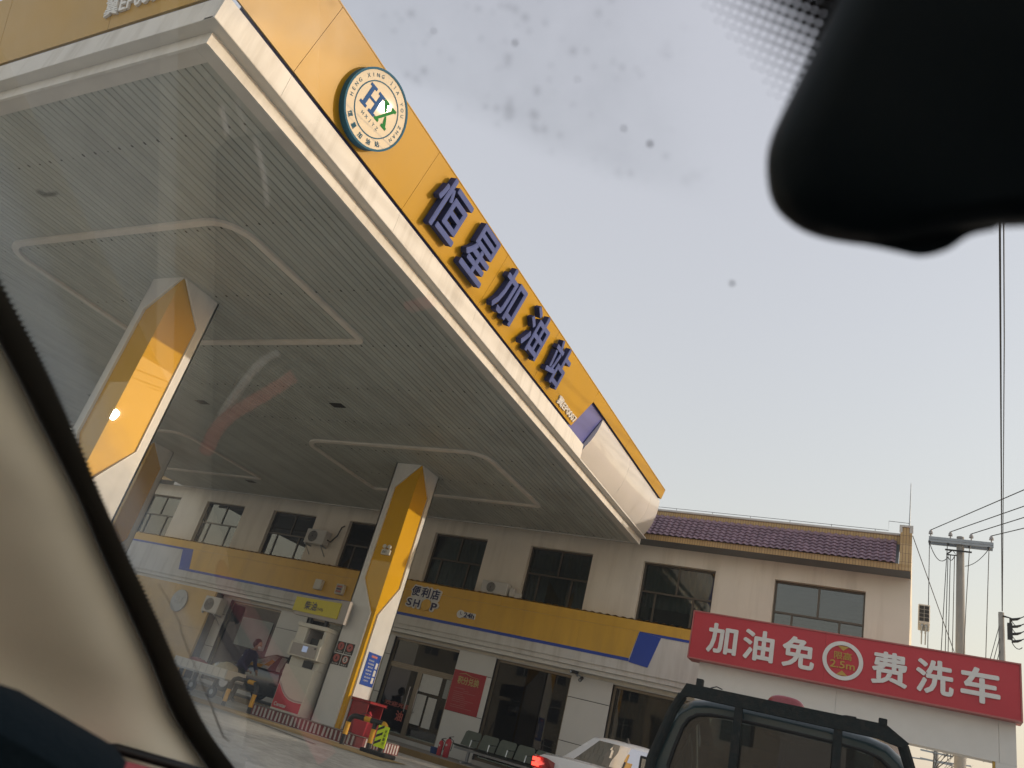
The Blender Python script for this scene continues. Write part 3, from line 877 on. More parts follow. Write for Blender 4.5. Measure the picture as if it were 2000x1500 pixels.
def window(x0, x1, z0, z1, y, frame_mat, glass, vlines, hlines, fw=0.045, name='window'):
    """vlines: (x fraction, z0 fraction, z1 fraction); hlines: z fraction. panes: cells given as fractions"""
    mb = MB(); W = x1 - x0; H = z1 - z0
    mb.box(x0, y - 0.03, z0, x0 + fw, y + 0.04, z1); mb.box(x1 - fw, y - 0.03, z0, x1, y + 0.04, z1)
    mb.box(x0 + fw, y - 0.03, z1 - fw, x1 - fw, y + 0.04, z1); mb.box(x0 + fw, y - 0.03, z0, x1 - fw, y + 0.04, z0 + fw)
    hz = [0.0] + list(hlines) + [1.0]
    for h in hlines:
        mb.box(x0 + fw, y - 0.032, z0 + H * h - fw / 2, x1 - fw, y + 0.042, z0 + H * h + fw / 2)
    fr = None
    cells = []
    for i in range(len(hz) - 1):
        vs = sorted(v for v, row in vlines if row == i)
        for v in vs:
            mb.box(x0 + W * v - fw / 2, y - 0.028, z0 + H * hz[i] + fw / 2, x0 + W * v + fw / 2, y + 0.038, z0 + H * hz[i + 1] - fw / 2)
        xs_ = [0.0] + vs + [1.0]
        for a, b in zip(xs_[:-1], xs_[1:]):
            cells.append((a, b, hz[i], hz[i + 1]))
    fr = part(name, mb, frame_mat, bld)
    for a, b, c, d in cells:
        m2 = MB(); m2.box(x0 + W * a + 0.012, y + 0.001, z0 + H * c + 0.012, x0 + W * b - 0.012, y + 0.007, z0 + H * d - 0.012)
        part('pane', m2, glass, fr)
    return fr

for i, (a, b) in enumerate(UP):
    gl = 'glass_sky' if i in (0, 1, 2, 7) else 'glass'
    window(a, b, WZ0, WZ1, FY + 0.16, 'frame', gl, [(0.5, 1), (0.22, 0), (0.74, 0)], [0.60])
    if i in (3, 4, 5, 6):
        mb = MB()
        x1c = b - 0.05
        mb.sheet(lambda u, v, a=a, b=x1c: (a + 0.05 + (b - a - 0.1) * u, FY + 0.30 + 0.035 * math.sin(u * 62 + math.sin(u * 9) * 2) + 0.01 * math.sin(v * 5 + u * 20), WZ0 + (0.02 if i != 6 else 0.75) + v * (WZ1 - WZ0 - (0.03 if i != 6 else 0.76))), 90, 2)
        part('curtain', mb, 'curtain', bld, smooth=True)
    if i == 6:
        mb = MB(); mb.sheet(lambda u, v: (a + 0.06 + 0.22 * u, FY + 0.29 + 0.03 * math.sin(u * 30), WZ0 + 0.05 + 1.1 * v), 30, 1)
        part('curtain', mb, 'blind', bld, smooth=True)
    if i == 7:
        for k in range(18):
            mb = MB(); z = WZ0 + 0.05 + k * 0.10
            mb.add([(a + 0.05, FY + 0.27, z), (b - 0.05, FY + 0.27, z), (b - 0.05, FY + 0.31, z + 0.085), (a + 0.05, FY + 0.31, z + 0.085)], [(0, 1, 2, 3)])
            part('blind_slat', mb, 'blind', bld)
# window sills of the upper floor
for a, b in UP:
    mb = MB(); mb.box(a - 0.04, FY - 0.03, WZ0 - 0.06, b + 0.04, FY + 0.10, WZ0 - 0.002)
    part('sill', mb, 'cap', bld)

# ground floor: plinth line, cladding panels on the piers, backing
PIERS = [(-20.13, -19.75), (-17.52, -16.42), (-14.2, -13.1), (-10.92, -9.78), (-7.6, -6.5), (-4.35, -3.2), (-1.05, BX1)]
for a, b in PIERS:
    mb = MB(); mb.box(a + 0.004, FY + 0.025, 0.12, b - 0.004, FY + 0.27, 2.729)
    part('pier_core', mb, 'dark', bld)
    for z0, z1 in ((0.125, 1.172), (1.186, 2.186), (2.20, 2.725)):
        mb = MB(); mb.box(a, FY, z0, b, FY + 0.024, z1)
        part('cladding_panel', mb, 'clad', bld, bevel=0.003)
        for xx in (a, b - 0.02):
            pass
    mb = MB(); mb.box(a - 0.002, FY + 0.03, 0.13, a + 0.0, FY + 0.16, 2.72)
for a, b in LOW:
    mb = MB(); mb.box(a, FY + 0.02, 0.12, b, FY + 0.26, 0.22)
    part('door_sill', mb, 'cap', bld)
    mb = MB(); mb.box(a, FY + 0.02, 2.70, b, FY + 0.27, 2.729)
    part('head_panel', mb, 'clad', bld)
def shop_window(a, b): return window(a, b, 0.222, 2.698, FY + 0.14, 'frame_tan', 'shop_glass', [], [], 0.06, 'shop_window')
shop_window(*LOW[0]); shop_window(*LOW[3]); shop_window(*LOW[4]); shop_window(*LOW[5]); shop_window(*LOW[1])
# entrance: transom light and two leaves
a, b = LOW[2]
window(a, b, 1.99, 2.698, FY + 0.14, 'frame_tan', 'shop_glass', [], [], 0.06, 'transom_window')
for x0, x1 in ((a, (a + b) / 2 - 0.002), ((a + b) / 2 + 0.002, b)):
    d = window(x0, x1, 0.222, 1.985, FY + 0.13, 'frame_tan', 'shop_glass', [], [], 0.075, 'entrance_door')
    hx = x1 - 0.13 if x0 == a else x0 + 0.13
    mb = MB(); mb.tube([(hx, FY + 0.02, 0.85), (hx, FY + 0.02, 1.5)], 0.015, 8); mb.tube([(hx, FY + 0.02, 0.9), (hx, FY + 0.11, 0.9)], 0.01, 6); mb.tube([(hx, FY + 0.02, 1.45), (hx, FY + 0.11, 1.45)], 0.01, 6)
    part('handle', mb, 'chrome', d)
for (x0, z0, x1, z1, mt) in ((-11.92, 1.45, -11.28, 1.93, 'paper'), (-11.98, 0.62, -11.62, 1.38, 'paper'), (-11.55, 0.60, -11.28, 1.36, 'paper'), (-11.14, 1.42, -11.0, 1.9, 'blind')):
    mb = MB(); mb.box(x0, FY + 0.118, z0, x1, FY + 0.122, z1)
    part('door_notice', mb, mt, bld)
mb = MB(); put_text(mb, '欢迎光临', (-12.45, FY + 0.12, 0.98), XA, ZA, bold=0.02, depth=0.003, fit=(0.85, 0.12))
part('door_lettering', mb, 'print_red', bld, recalc=False)
mb = MB(); put_text(mb, '油', (-12.3, FY + 0.12, 0.72), XA, ZA, bold=0.03, depth=0.003, fit=(0.24, 0.26))
part('door_lettering', mb, 'print_red', bld, recalc=False)
# grey printed sheet on the left-hand window
mb = MB(); mb.prism([(-19.08, FY + 0.12, 1.42), (-17.76, FY + 0.12, 1.42), (-17.76, FY + 0.12, 2.30), (-19.08, FY + 0.12, 2.28)], (0, 0.004, 0))
part('window_sheet', mb, 'blind', bld)
mb = MB()
mb.sheet(lambda u, v: (-19.68 + 2.1 * u, FY + 0.32 + 0.03 * math.sin(u * 70), 0.3 + 2.38 * v), 90, 1)
part('curtain', mb, 'curtain', bld, smooth=True)
mb = MB()
mb.sheet(lambda u, v: (-6.3 + 1.9 * u, FY + 0.34 + 0.03 * math.sin(u * 60 + 2 * math.sin(7 * u)), 0.3 + 2.3 * v), 90, 1)
part('curtain', mb, 'curtain', bld, smooth=True)
# yellow panelled wall at the left end
xs_ = [-27.4, -26.1, -24.75, -23.4, -22.05, -20.135]
for x0, x1 in zip(xs_[:-1], xs_[1:]):
    for z0, z1 in ((0.125, 1.55), (1.555, 2.79)):
        mb = MB(); mb.box(x0, FY - 0.38, z0, x1 - 0.005, FY - 0.3, z1)
        part('yellow_wall_panel', mb, 'yellow_wall', bld)
mb = MB(); mb.box(-27.4, FY - 0.299, 0.12, -20.14, FY - 0.001, 2.79)
part('wall_core', mb, 'dark', bld)
mb = MB(); mb.disc((-21.58, FY - 0.381, 2.27), (0, -1, 0), 0.36, 0.05, 32)
dsc = part('wall_emblem', mb, 'disc_grey', bld, label='pale round wall emblem with HX')
mb = MB(); put_text(mb, 'HX', (-21.58, FY - 0.432, 2.29), XA, ZA, depth=0.01, fit=(0.36, 0.24))
part('lettering', mb, 'cap', dsc, recalc=False)

# signboard above the shopfront
BY = 18.65
mb = MB(); mb.box(-27.4, BY, 3.02, BX1 - 0.02, FY - 0.002, 4.24)
part('signboard', mb, 'white', bld)
mb = MB(); mb.box(-27.4, BY + 0.03, 2.90, BX1 - 0.02, FY - 0.002, 3.019)
part('cornice', mb, 'white', bld, bevel=0.004)
mb = MB(); mb.box(-27.4, BY + 0.10, 2.795, BX1 - 0.02, FY - 0.002, 2.899)
part('cornice', mb, 'clad', bld, bevel=0.004)
def board_poly(name, pts, mat, th, label=None):
    mb = MB(); mb.prism([(x, BY - 0.0005, z) for x, z in pts], (0, -th, 0))
    return part(name, mb, mat, bld, label=label)
seams = [-21.9, -19.5, -17.1, -14.7, -12.3, -9.9, -7.5]
for i, a in enumerate(seams):
    z0, z1 = 3.325, 3.985
    if i == 0: pts = [(-21.79, z0), (-19.503, z0), (-19.503, z1), (-21.985, z1)]
    elif i == 6: pts = [(-7.5, z0), (-6.11, z0), (-5.965, z1), (-7.5, z1)]
    else: pts = [(a, z0), (a + 2.397, z0), (a + 2.397, z1), (a, z1)]
    board_poly('yellow_board', pts, 'yellow_matt', 0.012)
for i in range(11):
    x0 = -27.0 + i * 2.45
    x1 = min(x0 + 2.447, BX1 - 0.02)
    if x1 > x0: board_poly('yellow_board', [(x0, 3.99), (x1, 3.99), (x1, 4.238), (x0, 4.238)], 'yellow_matt', 0.0125)
board_poly('blue_stripe', [(-22.29, 3.25), (-6.10, 3.25), (-6.11, 3.322), (-22.3, 3.322)], 'blue', 0.010)
board_poly('blue_stripe', [(-22.31, 3.325), (-21.80, 3.325), (-21.99, 3.985), (-22.49, 3.92)], 'blue', 0.010)
board_poly('blue_stripe', [(-6.10, 3.235), (-5.62, 3.19), (-5.41, 3.925), (-5.955, 3.987)], 'blue', 0.011)
board_poly('blue_stripe', [(-5.40, 3.93), (BX1 - 0.03, 3.93), (BX1 - 0.03, 3.988), (-5.95, 3.988)], 'blue', 0.009)
board_poly('blue_stripe', [(-27.3, 3.925), (-22.50, 3.925), (-22.0, 3.988), (-27.3, 3.988)], 'blue', 0.009)
# corrugated flashing along the top of the board
mb = MB()
n = 520
mb.sheet(lambda u, v: (-27.3 + (BX1 + 27.2) * u, BY - 0.02 + v * 0.36, 4.262 + 0.018 * math.sin(u * n / 2 * math.pi / 1.0) + v * 0.03), n, 1)
part('flashing', mb, 'yellow_matt', bld, smooth=True)
# lettering on the board
def sign_plate(parent_label, rows, outline):
    pass
mb = MB()
for (x, z, r) in ((-12.58, 3.95, 0.20), (-12.22, 3.95, 0.20), (-11.88, 3.95, 0.2), (-12.72, 3.65, 0.17), (-12.42, 3.64, 0.17), (-12.12, 3.63, 0.21), (-11.86, 3.65, 0.17)):
    pass
def outline_plate(words, depth):
    m1 = MB(); m2 = MB()
    for body, cx, cz, wd, ht in words:
        put_text(m1, body, (cx, BY - 0.013, cz), XA, ZA, bold=0.12, depth=depth, fit=(wd + 0.08, ht + 0.08))
        put_text(m2, body, (cx, BY - 0.0150 - depth * 1.1, cz), XA, ZA, bold=0.025, depth=0.006, fit=(wd, ht))
    return m1, m2
sg = thing('shop_sign', 'blue and white cut-out shop sign reading 便利店 SHOP on the yellow board', 'sign', (-12.2, BY, 3.5))
words = [('便', -12.58, 3.97, 0.28, 0.28), ('利', -12.25, 3.96, 0.28, 0.28), ('店', -11.92, 3.95, 0.28, 0.28), ('S', -12.70, 3.64, 0.17, 0.21), ('H', -12.45, 3.63, 0.2, 0.21), ('P', -11.86, 3.62, 0.19, 0.21)]
m1, m2 = outline_plate(words, 0.045)
m1.box(-12.66, BY - 0.04, 3.62, -11.80, BY - 0.0135, 4.0)
part('white_plate', m1, 'letter_white', sg, recalc=False)
part('lettering', m2, 'navy', sg, recalc=False)
mb = MB(); mb.disc((-12.13, BY - 0.0135, 3.64), (0, -1, 0), 0.155, 0.06, 24)
part('yellow_disc', mb, 'yellow_matt', sg)
sg = thing('opening_hours_sign', 'small white cut-out sign reading 24h beside the shop sign', 'sign', (-10.8, BY, 3.5))
m1 = MB(); m2 = MB()
m1.disc((-10.98, BY - 0.0135, 3.575), (0, -1, 0), 0.11, 0.04, 20)
m1.box(-10.92, BY - 0.05, 3.50, -10.52, BY - 0.0135, 3.65)
put_text(m2, '24h', (-10.70, BY - 0.0545, 3.575), XA, ZA, bold=0.03, depth=0.006, fit=(0.33, 0.135))
m2.tube([(-10.98, BY - 0.058, 3.575), (-10.98, BY - 0.058, 3.64)], 0.008, 6); m2.tube([(-10.98, BY - 0.058, 3.575), (-10.93, BY - 0.058, 3.56)], 0.008, 6)
part('white_plate', m1, 'letter_white', sg)
part('lettering', m2, 'navy', sg, recalc=False)
# two little boxes on the board
for (x, z, lab, red) in ((-16.08, 3.62, 'blank beige box on the yellow board above the diesel sign', False), (-15.22, 3.60, 'small printed box on the yellow board close to the column', True)):
    t = thing('notice_box', lab, 'box', (x, BY, z - 0.14))
    mb = MB(); mb.box(x - 0.14, BY - 0.14, z - 0.15, x + 0.14, BY - 0.013, z + 0.15); part('case', mb, 'disp', t, bevel=0.01)
    mb = MB(); mb.box(x - 0.11, BY - 0.146, z - 0.12, x + 0.11, BY - 0.1405, z + 0.12); part('front_sheet', mb, 'disp_panel' if red else 'disp', t)
    if red:
        for k in range(3):
            mb = MB(); mb.box(x - 0.09, BY - 0.149, z - 0.09 + k * 0.07, x + 0.09, BY - 0.1465, z - 0.05 + k * 0.07); part('print_line', mb, 'print_red' if k != 1 else 'navy', t)

# eave, tiles, parapet
mb = MB(); mb.box(BX0, 18.45, 6.255, BX1 - 0.01, FY + 0.2, 6.30)
part('eave_soffit', mb, 'eave', bld)
mb = MB(); mb.box(BX0, 18.44, 6.257, BX1 - 0.005, 18.4499, 6.40); mb.box(BX0, 18.451, 6.301, BX1 - 0.012, FY, 6.36)
part('eave_fascia', mb, 'parapet', bld)
TY0, TZ0, TY1, TZ1 = 18.43, 6.40, 18.93, 7.07
sl = Vector((0, TY1 - TY0, TZ1 - TZ0)); SLN = sl.length; sl.normalize(); up_n = Vector((0, -sl.z, sl.y))
mb = MB(); mb.prism([(BX0, TY0 + 0.03, TZ0 - 0.03), (BX1 - 0.25, TY0 + 0.03, TZ0 - 0.03), (BX1 - 0.25, TY1 + 0.03, TZ1 - 0.05), (BX0, TY1 + 0.03, TZ1 - 0.05)], (0, 0.03, -0.02))
part('tile_bed', mb, 'eave', bld)
TP, ROWS = 0.152, 7
rl = SLN / ROWS
def tile_shape(mb, o):
    rings = []
    for (d, lift) in ((-0.02, 0.030), (rl * 1.15, 0.0)):
        top = []; bot = []
        for k in range(7):
            u = -TP / 2 + TP * k / 6
            h = 0.019 * math.cos(2 * math.pi * k / 6 + math.pi)
            p = Vector((u, 0, 0)) + sl * d + up_n * (h + lift + 0.02)
            top.append(p + o); bot.append(p + o - up_n * 0.014)
        rings.append(top + bot[::-1])
    mb.loft(rings, 0, cap=True)
mb = MB(); tile_shape(mb, Vector((0, 0, 0)))
tile_me = mb.mesh('roof_tile', 'tile', None, 0, False)
off = world_off(bld)
ncol = 39
for c in range(ncol):
    for r_ in range(ROWS):
        x = BX1 - 0.31 - TP * (c + 0.5)
        p = Vector((x, TY0, TZ0)) + sl * (rl * r_)
        o = link('roof_tile', tile_me, bld, p - off)
        o.rotation_euler = (random.uniform(-.01, .01), random.uniform(-.008, .008), random.uniform(-.012, .012))
mb = MB()
for c in range(ncol, 176):
    for r_ in range(ROWS):
        tile_shape(mb, Vector((BX1 - 0.31 - TP * (c + 0.5), TY0, TZ0)) + sl * (rl * r_))
o = part('roof_tile', mb, 'tile', bld); o['kind'] = 'stuff'
mb = MB(); mb.box(BX0, 18.95, 6.9, BX1 - 0.23, 19.15, 7.215)
part('parapet', mb, 'parapet', bld)
mb = MB(); mb.box(BX0, 18.93, 7.217, BX1 - 0.22, 19.17, 7.27)
part('parapet_cap', mb, 'cap', bld, bevel=0.006)
mb = MB(); mb.prism([(BX1 - 0.24, 18.40, 6.258), (BX1 - 0.24, 19.2, 6.258), (BX1 - 0.24, 19.2, 7.40), (BX1 - 0.24, 18.86, 7.40), (BX1 - 0.24, 18.80, 7.0)], (0.24, 0, 0))
part('end_pier', mb, 'parapet', bld)
mb = MB(); mb.box(BX1 - 0.26, 18.84, 7.402, BX1 + 0.02, 19.22, 7.45)
mb.box(BX1 - 0.26, 18.84, 7.27, BX1 - 0.20, 18.858, 7.40); mb.box(BX1 - 0.05, 18.84, 7.27, BX1 + 0.02, 18.858, 7.40)
part('pier_cap', mb, 'cap', bld)
# lightning conductor along the cap, and its rod
lr = thing('lightning_conductor', 'thin lightning rod and wire along the roof parapet', 'lightning rod', (BX1 - 0.1, 19.0, 7.27))
mb = MB(); mb.tube([(BX0, 18.98, 7.34), (-3.0, 18.98, 7.335), (-0.62, 18.98, 7.33), (-0.62, 18.98, 7.56), (-0.2, 18.98, 7.55), (-0.18, 18.98, 7.45)], 0.006, 6)
part('wire', mb, 'wire', lr)
for k in range(14):
    mb = MB(); mb.tube([(-0.9 - k * 0.95, 18.98, 7.27), (-0.9 - k * 0.95, 18.98, 7.34)], 0.006, 6); part('wire_support', mb, 'wire', lr)
mb = MB(); mb.tube([(-0.19, 18.98, 7.45), (-0.19, 18.98, 7.62), (-0.185, 18.98, 8.55)], [0.018, 0.014, 0.007], 8)
part('rod', mb, 'steel', lr)

# ---------------------------------------------------------------- things on the facade
def split_ac(name, label, x0, x1, y0, y1, z0, z1, face='-Y'):
    t = thing(name, label, 'air conditioner', ((x0 + x1) / 2, (y0 + y1) / 2, z0), 'outdoor air conditioner units')
    mb = MB(); mb.box(x0, y0, z0, x1, y1, z1); part('case', mb, 'ac', t, bevel=0.015)
    cx, cz = x0 + (x1 - x0) * 0.38, (z0 + z1) / 2
    r = min(z1 - z0, x1 - x0) * 0.40
    if face == '-Y':
        mb = MB(); mb.disc((cx, y0 - 0.001, cz), (0, -1, 0), r, 0.006, 28); part('fan_opening', mb, 'dark', t)
        for k in range(4):
            mb = MB(); mb.ring((cx, y0 - 0.0095, cz), (0, -1, 0), r * (0.25 + 0.22 * k), r * (0.25 + 0.22 * k) + 0.008, 0.006, 28); part('grille_ring', mb, 'ac', t)
    else:
        for i in range(2):
            for j in range(4):
                w_, h_ = (x1 - x0) / 2.6, (z1 - z0) / 5.6
                xx = x0 + (x1 - x0) * 0.10 + i * (x1 - x0) * 0.43; zz = z0 + (z1 - z0) * 0.14 + j * (z1 - z0) * 0.20
                mb = MB(); mb.box(xx, y0 - 0.005, zz, xx + w_, y0 - 0.001, zz + h_); part('louvre', mb, 'dark', t)
    mb = MB()
    for xx in (x0 + 0.06, x1 - 0.10):
        mb.box(xx, y0 + 0.02, z0 - 0.05, xx + 0.04, y1 + 0.05, z0 - 0.002)
        mb.tube([(xx + 0.02, y0 + 0.05, z0 - 0.03), (xx + 0.02, y1 + 0.1, z0 - 0.28)], 0.015, 6)
    part('bracket', mb, 'steel', t)
    return t
t = split_ac('air_conditioner', 'outdoor air conditioner unit high on the wall between upper windows', -17.35, -16.55, 18.62, 18.9, 4.84, 5.30)
mb = MB(); mb.tube([(-16.55, 18.78, 5.05), (-16.42, 18.8, 5.0), (-16.3, 18.88, 5.25), (-16.28, 18.93, 5.55), (-16.22, 18.98, 5.62)], 0.022, 8); part('pipe', mb, 'wire', t)
split_ac('air_conditioner', 'outdoor air conditioner unit low beside the yellow wall panel', -20.42, -19.72, 18.55, 18.86, 2.12, 2.62)
t = split_ac('air_conditioner', 'outdoor air conditioner unit peeping over the yellow board, round fan grille', -10.62, -9.82, 18.68, 18.96, 4.275, 4.62)
t = split_ac('air_conditioner', 'white air conditioner unit on the end gable beside the poles', 0.03, 0.27, 19.85, 20.55, 5.50, 5.95, 'side')
mb = MB(); mb.box(-9.75, 18.72, 4.29, -9.6, 18.85, 4.52); mb.box(-9.60, 18.74, 4.28, -9.4, 18.84, 4.42)
single('valve_box', mb, 'ac', 'small white pipe fittings on the board between upper windows', 'pipe fitting', (-9.6, 18.8, 4.28), bevel=0.01)
# poster
t = thing('poster', 'red poster with gold heading 积分兑换 on the pier by the entrance', 'poster', (-10.42, FY, 1.18))
mb = MB(); mb.box(-10.91, FY - 0.008, 1.18, -9.93, FY - 0.001, 2.205); part('sheet', mb, 'poster_red', t)
mb = MB(); put_text(mb, '积分兑换', (-10.42, FY - 0.0085, 1.97), XA, ZA, bold=0.03, depth=0.003, fit=(0.66, 0.20)); part('heading', mb, 'poster_gold', t, recalc=False)
mb = MB(); mb.tube([(-10.75, FY - 0.011, 2.11), (-10.55, FY - 0.011, 2.15), (-10.35, FY - 0.011, 2.10), (-10.12, FY - 0.011, 2.09)], [0.004, 0.012, 0.006, 0.003], 6); part('flourish', mb, 'poster_gold', t)
for k in range(11):
    z = 1.76 - k * 0.047
    wl = random.uniform(0.28, 0.7) if k not in (1, 8) else 0.16
    mb = MB(); mb.box(-10.42 - (0.36 if k not in (1, 8) else 0.08), FY - 0.0105, z, -10.42 - (0.36 if k not in (1, 8) else 0.08) + wl, FY - 0.0085, z + 0.012); part('print_line', mb, 'poster_pink', t)
# cameras on the wall
t = thing('security_camera', 'pair of small dark security cameras under the signboard', 'camera', (-7.2, FY - 0.1, 2.7))
mb = MB(); mb.tube([(-7.45, FY, 2.70), (-7.45, FY - 0.15, 2.74), (-7.25, FY - 0.2, 2.68)], 0.018, 6); part('arm', mb, 'steel', t)
for (p, q) in (((-7.42, FY - 0.12, 2.78), (-7.50, FY - 0.36, 2.74)), ((-7.25, FY - 0.18, 2.66), (-7.20, FY - 0.42, 2.58))):
    mb = MB(); mb.tube([p, q], 0.045, 10); b_ = part('camera_body', mb, 'dark', t)
    mb = MB(); d_ = (Vector(q) - Vector(p)).normalized(); mb.disc(Vector(q) + d_ * 0.001, d_, 0.03, 0.008, 12); part('lens', mb, 'chrome', b_)

# ================================================================== PUMP ISLAND AND WHAT STANDS ON IT
isl = thing('pump_island', 'raised pump island with maroon and white striped kerb', 'pump island', (-10.9, 14.2, 0))
IX0, IX1, IY0, IY1 = -12.55, -9.32, 13.42, 15.05
pts = [(IX0, IY0 + 0.25), (IX0 + 0.25, IY0), (IX1 - 0.12, IY0), (IX1, IY0 + 0.12), (IX1, IY1 - 0.2), (IX1 - 0.2, IY1), (IX0 + 0.25, IY1), (IX0, IY1 - 0.25)]
mb = MB(); mb.prism([(x, y, 0.0) for x, y in pts], (0, 0, 0.195)); part('kerb', mb, 'maroon', isl, bevel=0.012)
mb = MB(); mb.prism([(x * 0.985 - 10.9 * 0.015, y * 0.985 + 14.2 * 0.015, 0.1955) for x, y in pts], (0, 0, 0.0045)); part('island_top', mb, 'platform', isl)
mb = MB(); mb.box(-0.022, -0.004, 0.012, 0.022, 0.0, 0.185)
st_me = mb.mesh('kerb_stripe', 'stripe_white')
x = IX0 + 0.32
while x < IX1 - 0.14:
    o = link('kerb_stripe', st_me, isl, (x + 10.9, IY0 - 0.0005 - 14.2, 0)); o.rotation_euler = (0, random.uniform(-.08, .08), 0); o.scale = (random.uniform(.8, 1.25), 1, 1)
    x += 0.105
for k in range(12):
    o = link('kerb_stripe', st_me, isl, (IX1 + 0.0005 + 10.9, IY0 + 0.2 + k * 0.105 - 14.2, 0)); o.rotation_euler = (0, 0, R(90)); o.scale = (random.uniform(.9, 1.3), 1, 1)

# fuel dispenser
DX0, DX1, DY0, DY1 = -11.92, -11.12, 13.62, 14.14
d = thing('fuel_dispenser', 'cream fuel dispenser with red swoosh at its foot on the pump island', 'fuel dispenser', (-11.52, 13.88, 0.2))
mb = MB(); mb.box(DX0, DY0, 0.201, DX1, DY1, 1.12); part('lower_cabinet', mb, 'disp', d, bevel=0.008)
mb = MB(); mb.box(DX0, DY0 + 0.10, 1.122, DX1, DY1 - 0.02, 1.30); part('nozzle_recess', mb, 'disp', d)
mb = MB(); mb.box(-11.50, DY0 + 0.04, 1.13, -11.26, DY0 + 0.099, 1.27); part('nozzle_pocket', mb, 'dark', d)
mb = MB(); mb.box(DX0 - 0.02, DY0 - 0.06, 1.30, DX1 + 0.02, DY1, 1.60); part('display_head', mb, 'disp', d, bevel=0.01)
mb = MB(); mb.box(DX0 + 0.05, DY0 - 0.068, 1.33, DX1 - 0.05, DY0 - 0.0605, 1.57); dp = part('display_panel', mb, 'disp_panel', d)
mb = MB(); mb.box(-11.56, DY0 - 0.073, 1.42, -11.42, DY0 - 0.0685, 1.54); part('screen', mb, 'lcd', dp)
mb = MB(); mb.disc((-11.22, DY0 - 0.0685, 1.53), (0, -1, 0), 0.02, 0.006, 12); part('lock', mb, 'dark', dp)
for a_, b_ in ((DX0, DX0 + 0.27), (DX1 - 0.07, DX1)):
    mb = MB(); mb.box(a_, DY0, 1.602, b_, DY1, 1.92); part('upright', mb, 'disp', d)
mb = MB(); mb.box(DX0 + 0.271, DY0 + 0.05, 1.602, DX0 + 0.30, DY1 - 0.02, 1.92); part('inner_cheek', mb, 'disp_panel', d)
mb = MB(); mb.box(-11.57, DY0 + 0.12, 1.602, -11.36, DY1 - 0.15, 1.74); part('keypad_box', mb, 'dark', d, bevel=0.01)
mb = MB(); mb.box(-11.34, DY0 + 0.10, 1.602, -11.195, DY1 - 0.15, 1.76); kp = part('card_reader', mb, 'disp', d, bevel=0.01)
mb = MB(); mb.box(DX0 - 0.02, DY0 - 0.03, 1.922, DX1 + 0.02, DY1, 2.01); part('header', mb, 'disp', d, bevel=0.01)
# red swoosh let into the foot
pr = [(DX0 + 0.02, 0.24), (DX1 - 0.03, 0.24), (DX1 - 0.03, 0.44), (-11.36, 0.43), (-11.52, 0.45), (-11.64, 0.50), (-11.74, 0.57), (-11.82, 0.65), (DX0 + 0.02, 0.72)]
mb = MB(); mb.prism([(x, DY0 - 0.0005, z) for x, z in pr], (0, -0.004, 0)); part('red_swoosh', mb, 'red', d)
mb = MB()
arc = [(DX1 - 0.03, 0.455), (-11.36, 0.445), (-11.52, 0.465), (-11.64, 0.515), (-11.74, 0.585), (-11.82, 0.665), (DX0 + 0.02, 0.735)]
arc2 = [(x + 0.01, z + 0.03) for x, z in arc]
mb.prism([(x, DY0 - 0.0005, z) for x, z in arc + arc2[::-1]], (0, -0.003, 0)); part('grey_swoosh', mb, 'disp_panel', d)
mb = MB(); put_text(mb, 'Censtar', (-11.68, DY0 - 0.0047, 0.32), XA, ZA, bold=0.02, depth=0.003, fit=(0.34, 0.075)); part('lettering', mb, 'print_white', d, recalc=False)
hose = MB(); hose.tube([(DX0 - 0.02, 13.9, 1.45), (DX0 - 0.16, 13.88, 1.30), (DX0 - 0.26, 13.86, 0.95), (DX0 - 0.22, 13.86, 0.70), (DX0 - 0.08, 13.88, 0.75), (DX0 - 0.01, 13.9, 1.05)], 0.018, 8)
part('hose', hose, 'rubber', d, smooth=True)
# diesel sign over it
t = thing('diesel_sign', 'yellow sign reading 柴油 above the fuel dispenser', 'sign', (-11.6, 13.7, 2.0))
mb = MB(); mb.prism([(-12.26, 13.60, 2.215), (-10.98, 13.60, 2.215), (-10.98, 13.60, 2.555), (-12.26, 13.60, 2.515)], (0, 0.02, 0)); part('face', mb, 'sign_yellow', t)
mb = MB(); mb.prism([(-12.20, 13.621, 2.14), (-10.78, 13.621, 2.14), (-10.78, 13.621, 2.63), (-12.20, 13.621, 2.52)], (0, 0.12, 0)); part('box', mb, 'disp_panel', t)
for xx in (-11.72, -11.28):
    mb = MB(); mb.box(xx - 0.03, 13.66, 2.012, xx + 0.03, 13.73, 2.139); part('post', mb, 'dark', t)
mb = MB(); put_text(mb, '柴油', (-11.78, 13.5995, 2.375), XA, ZA, bold=0.012, depth=0.004, fit=(0.34, 0.19)); part('lettering', mb, 'navy', t, recalc=False)
mb = MB(); put_text(mb, '(VI)', (-11.50, 13.5995, 2.33), XA, ZA, depth=0.004, fit=(0.17, 0.08)); part('lettering', mb, 'navy', t, recalc=False)
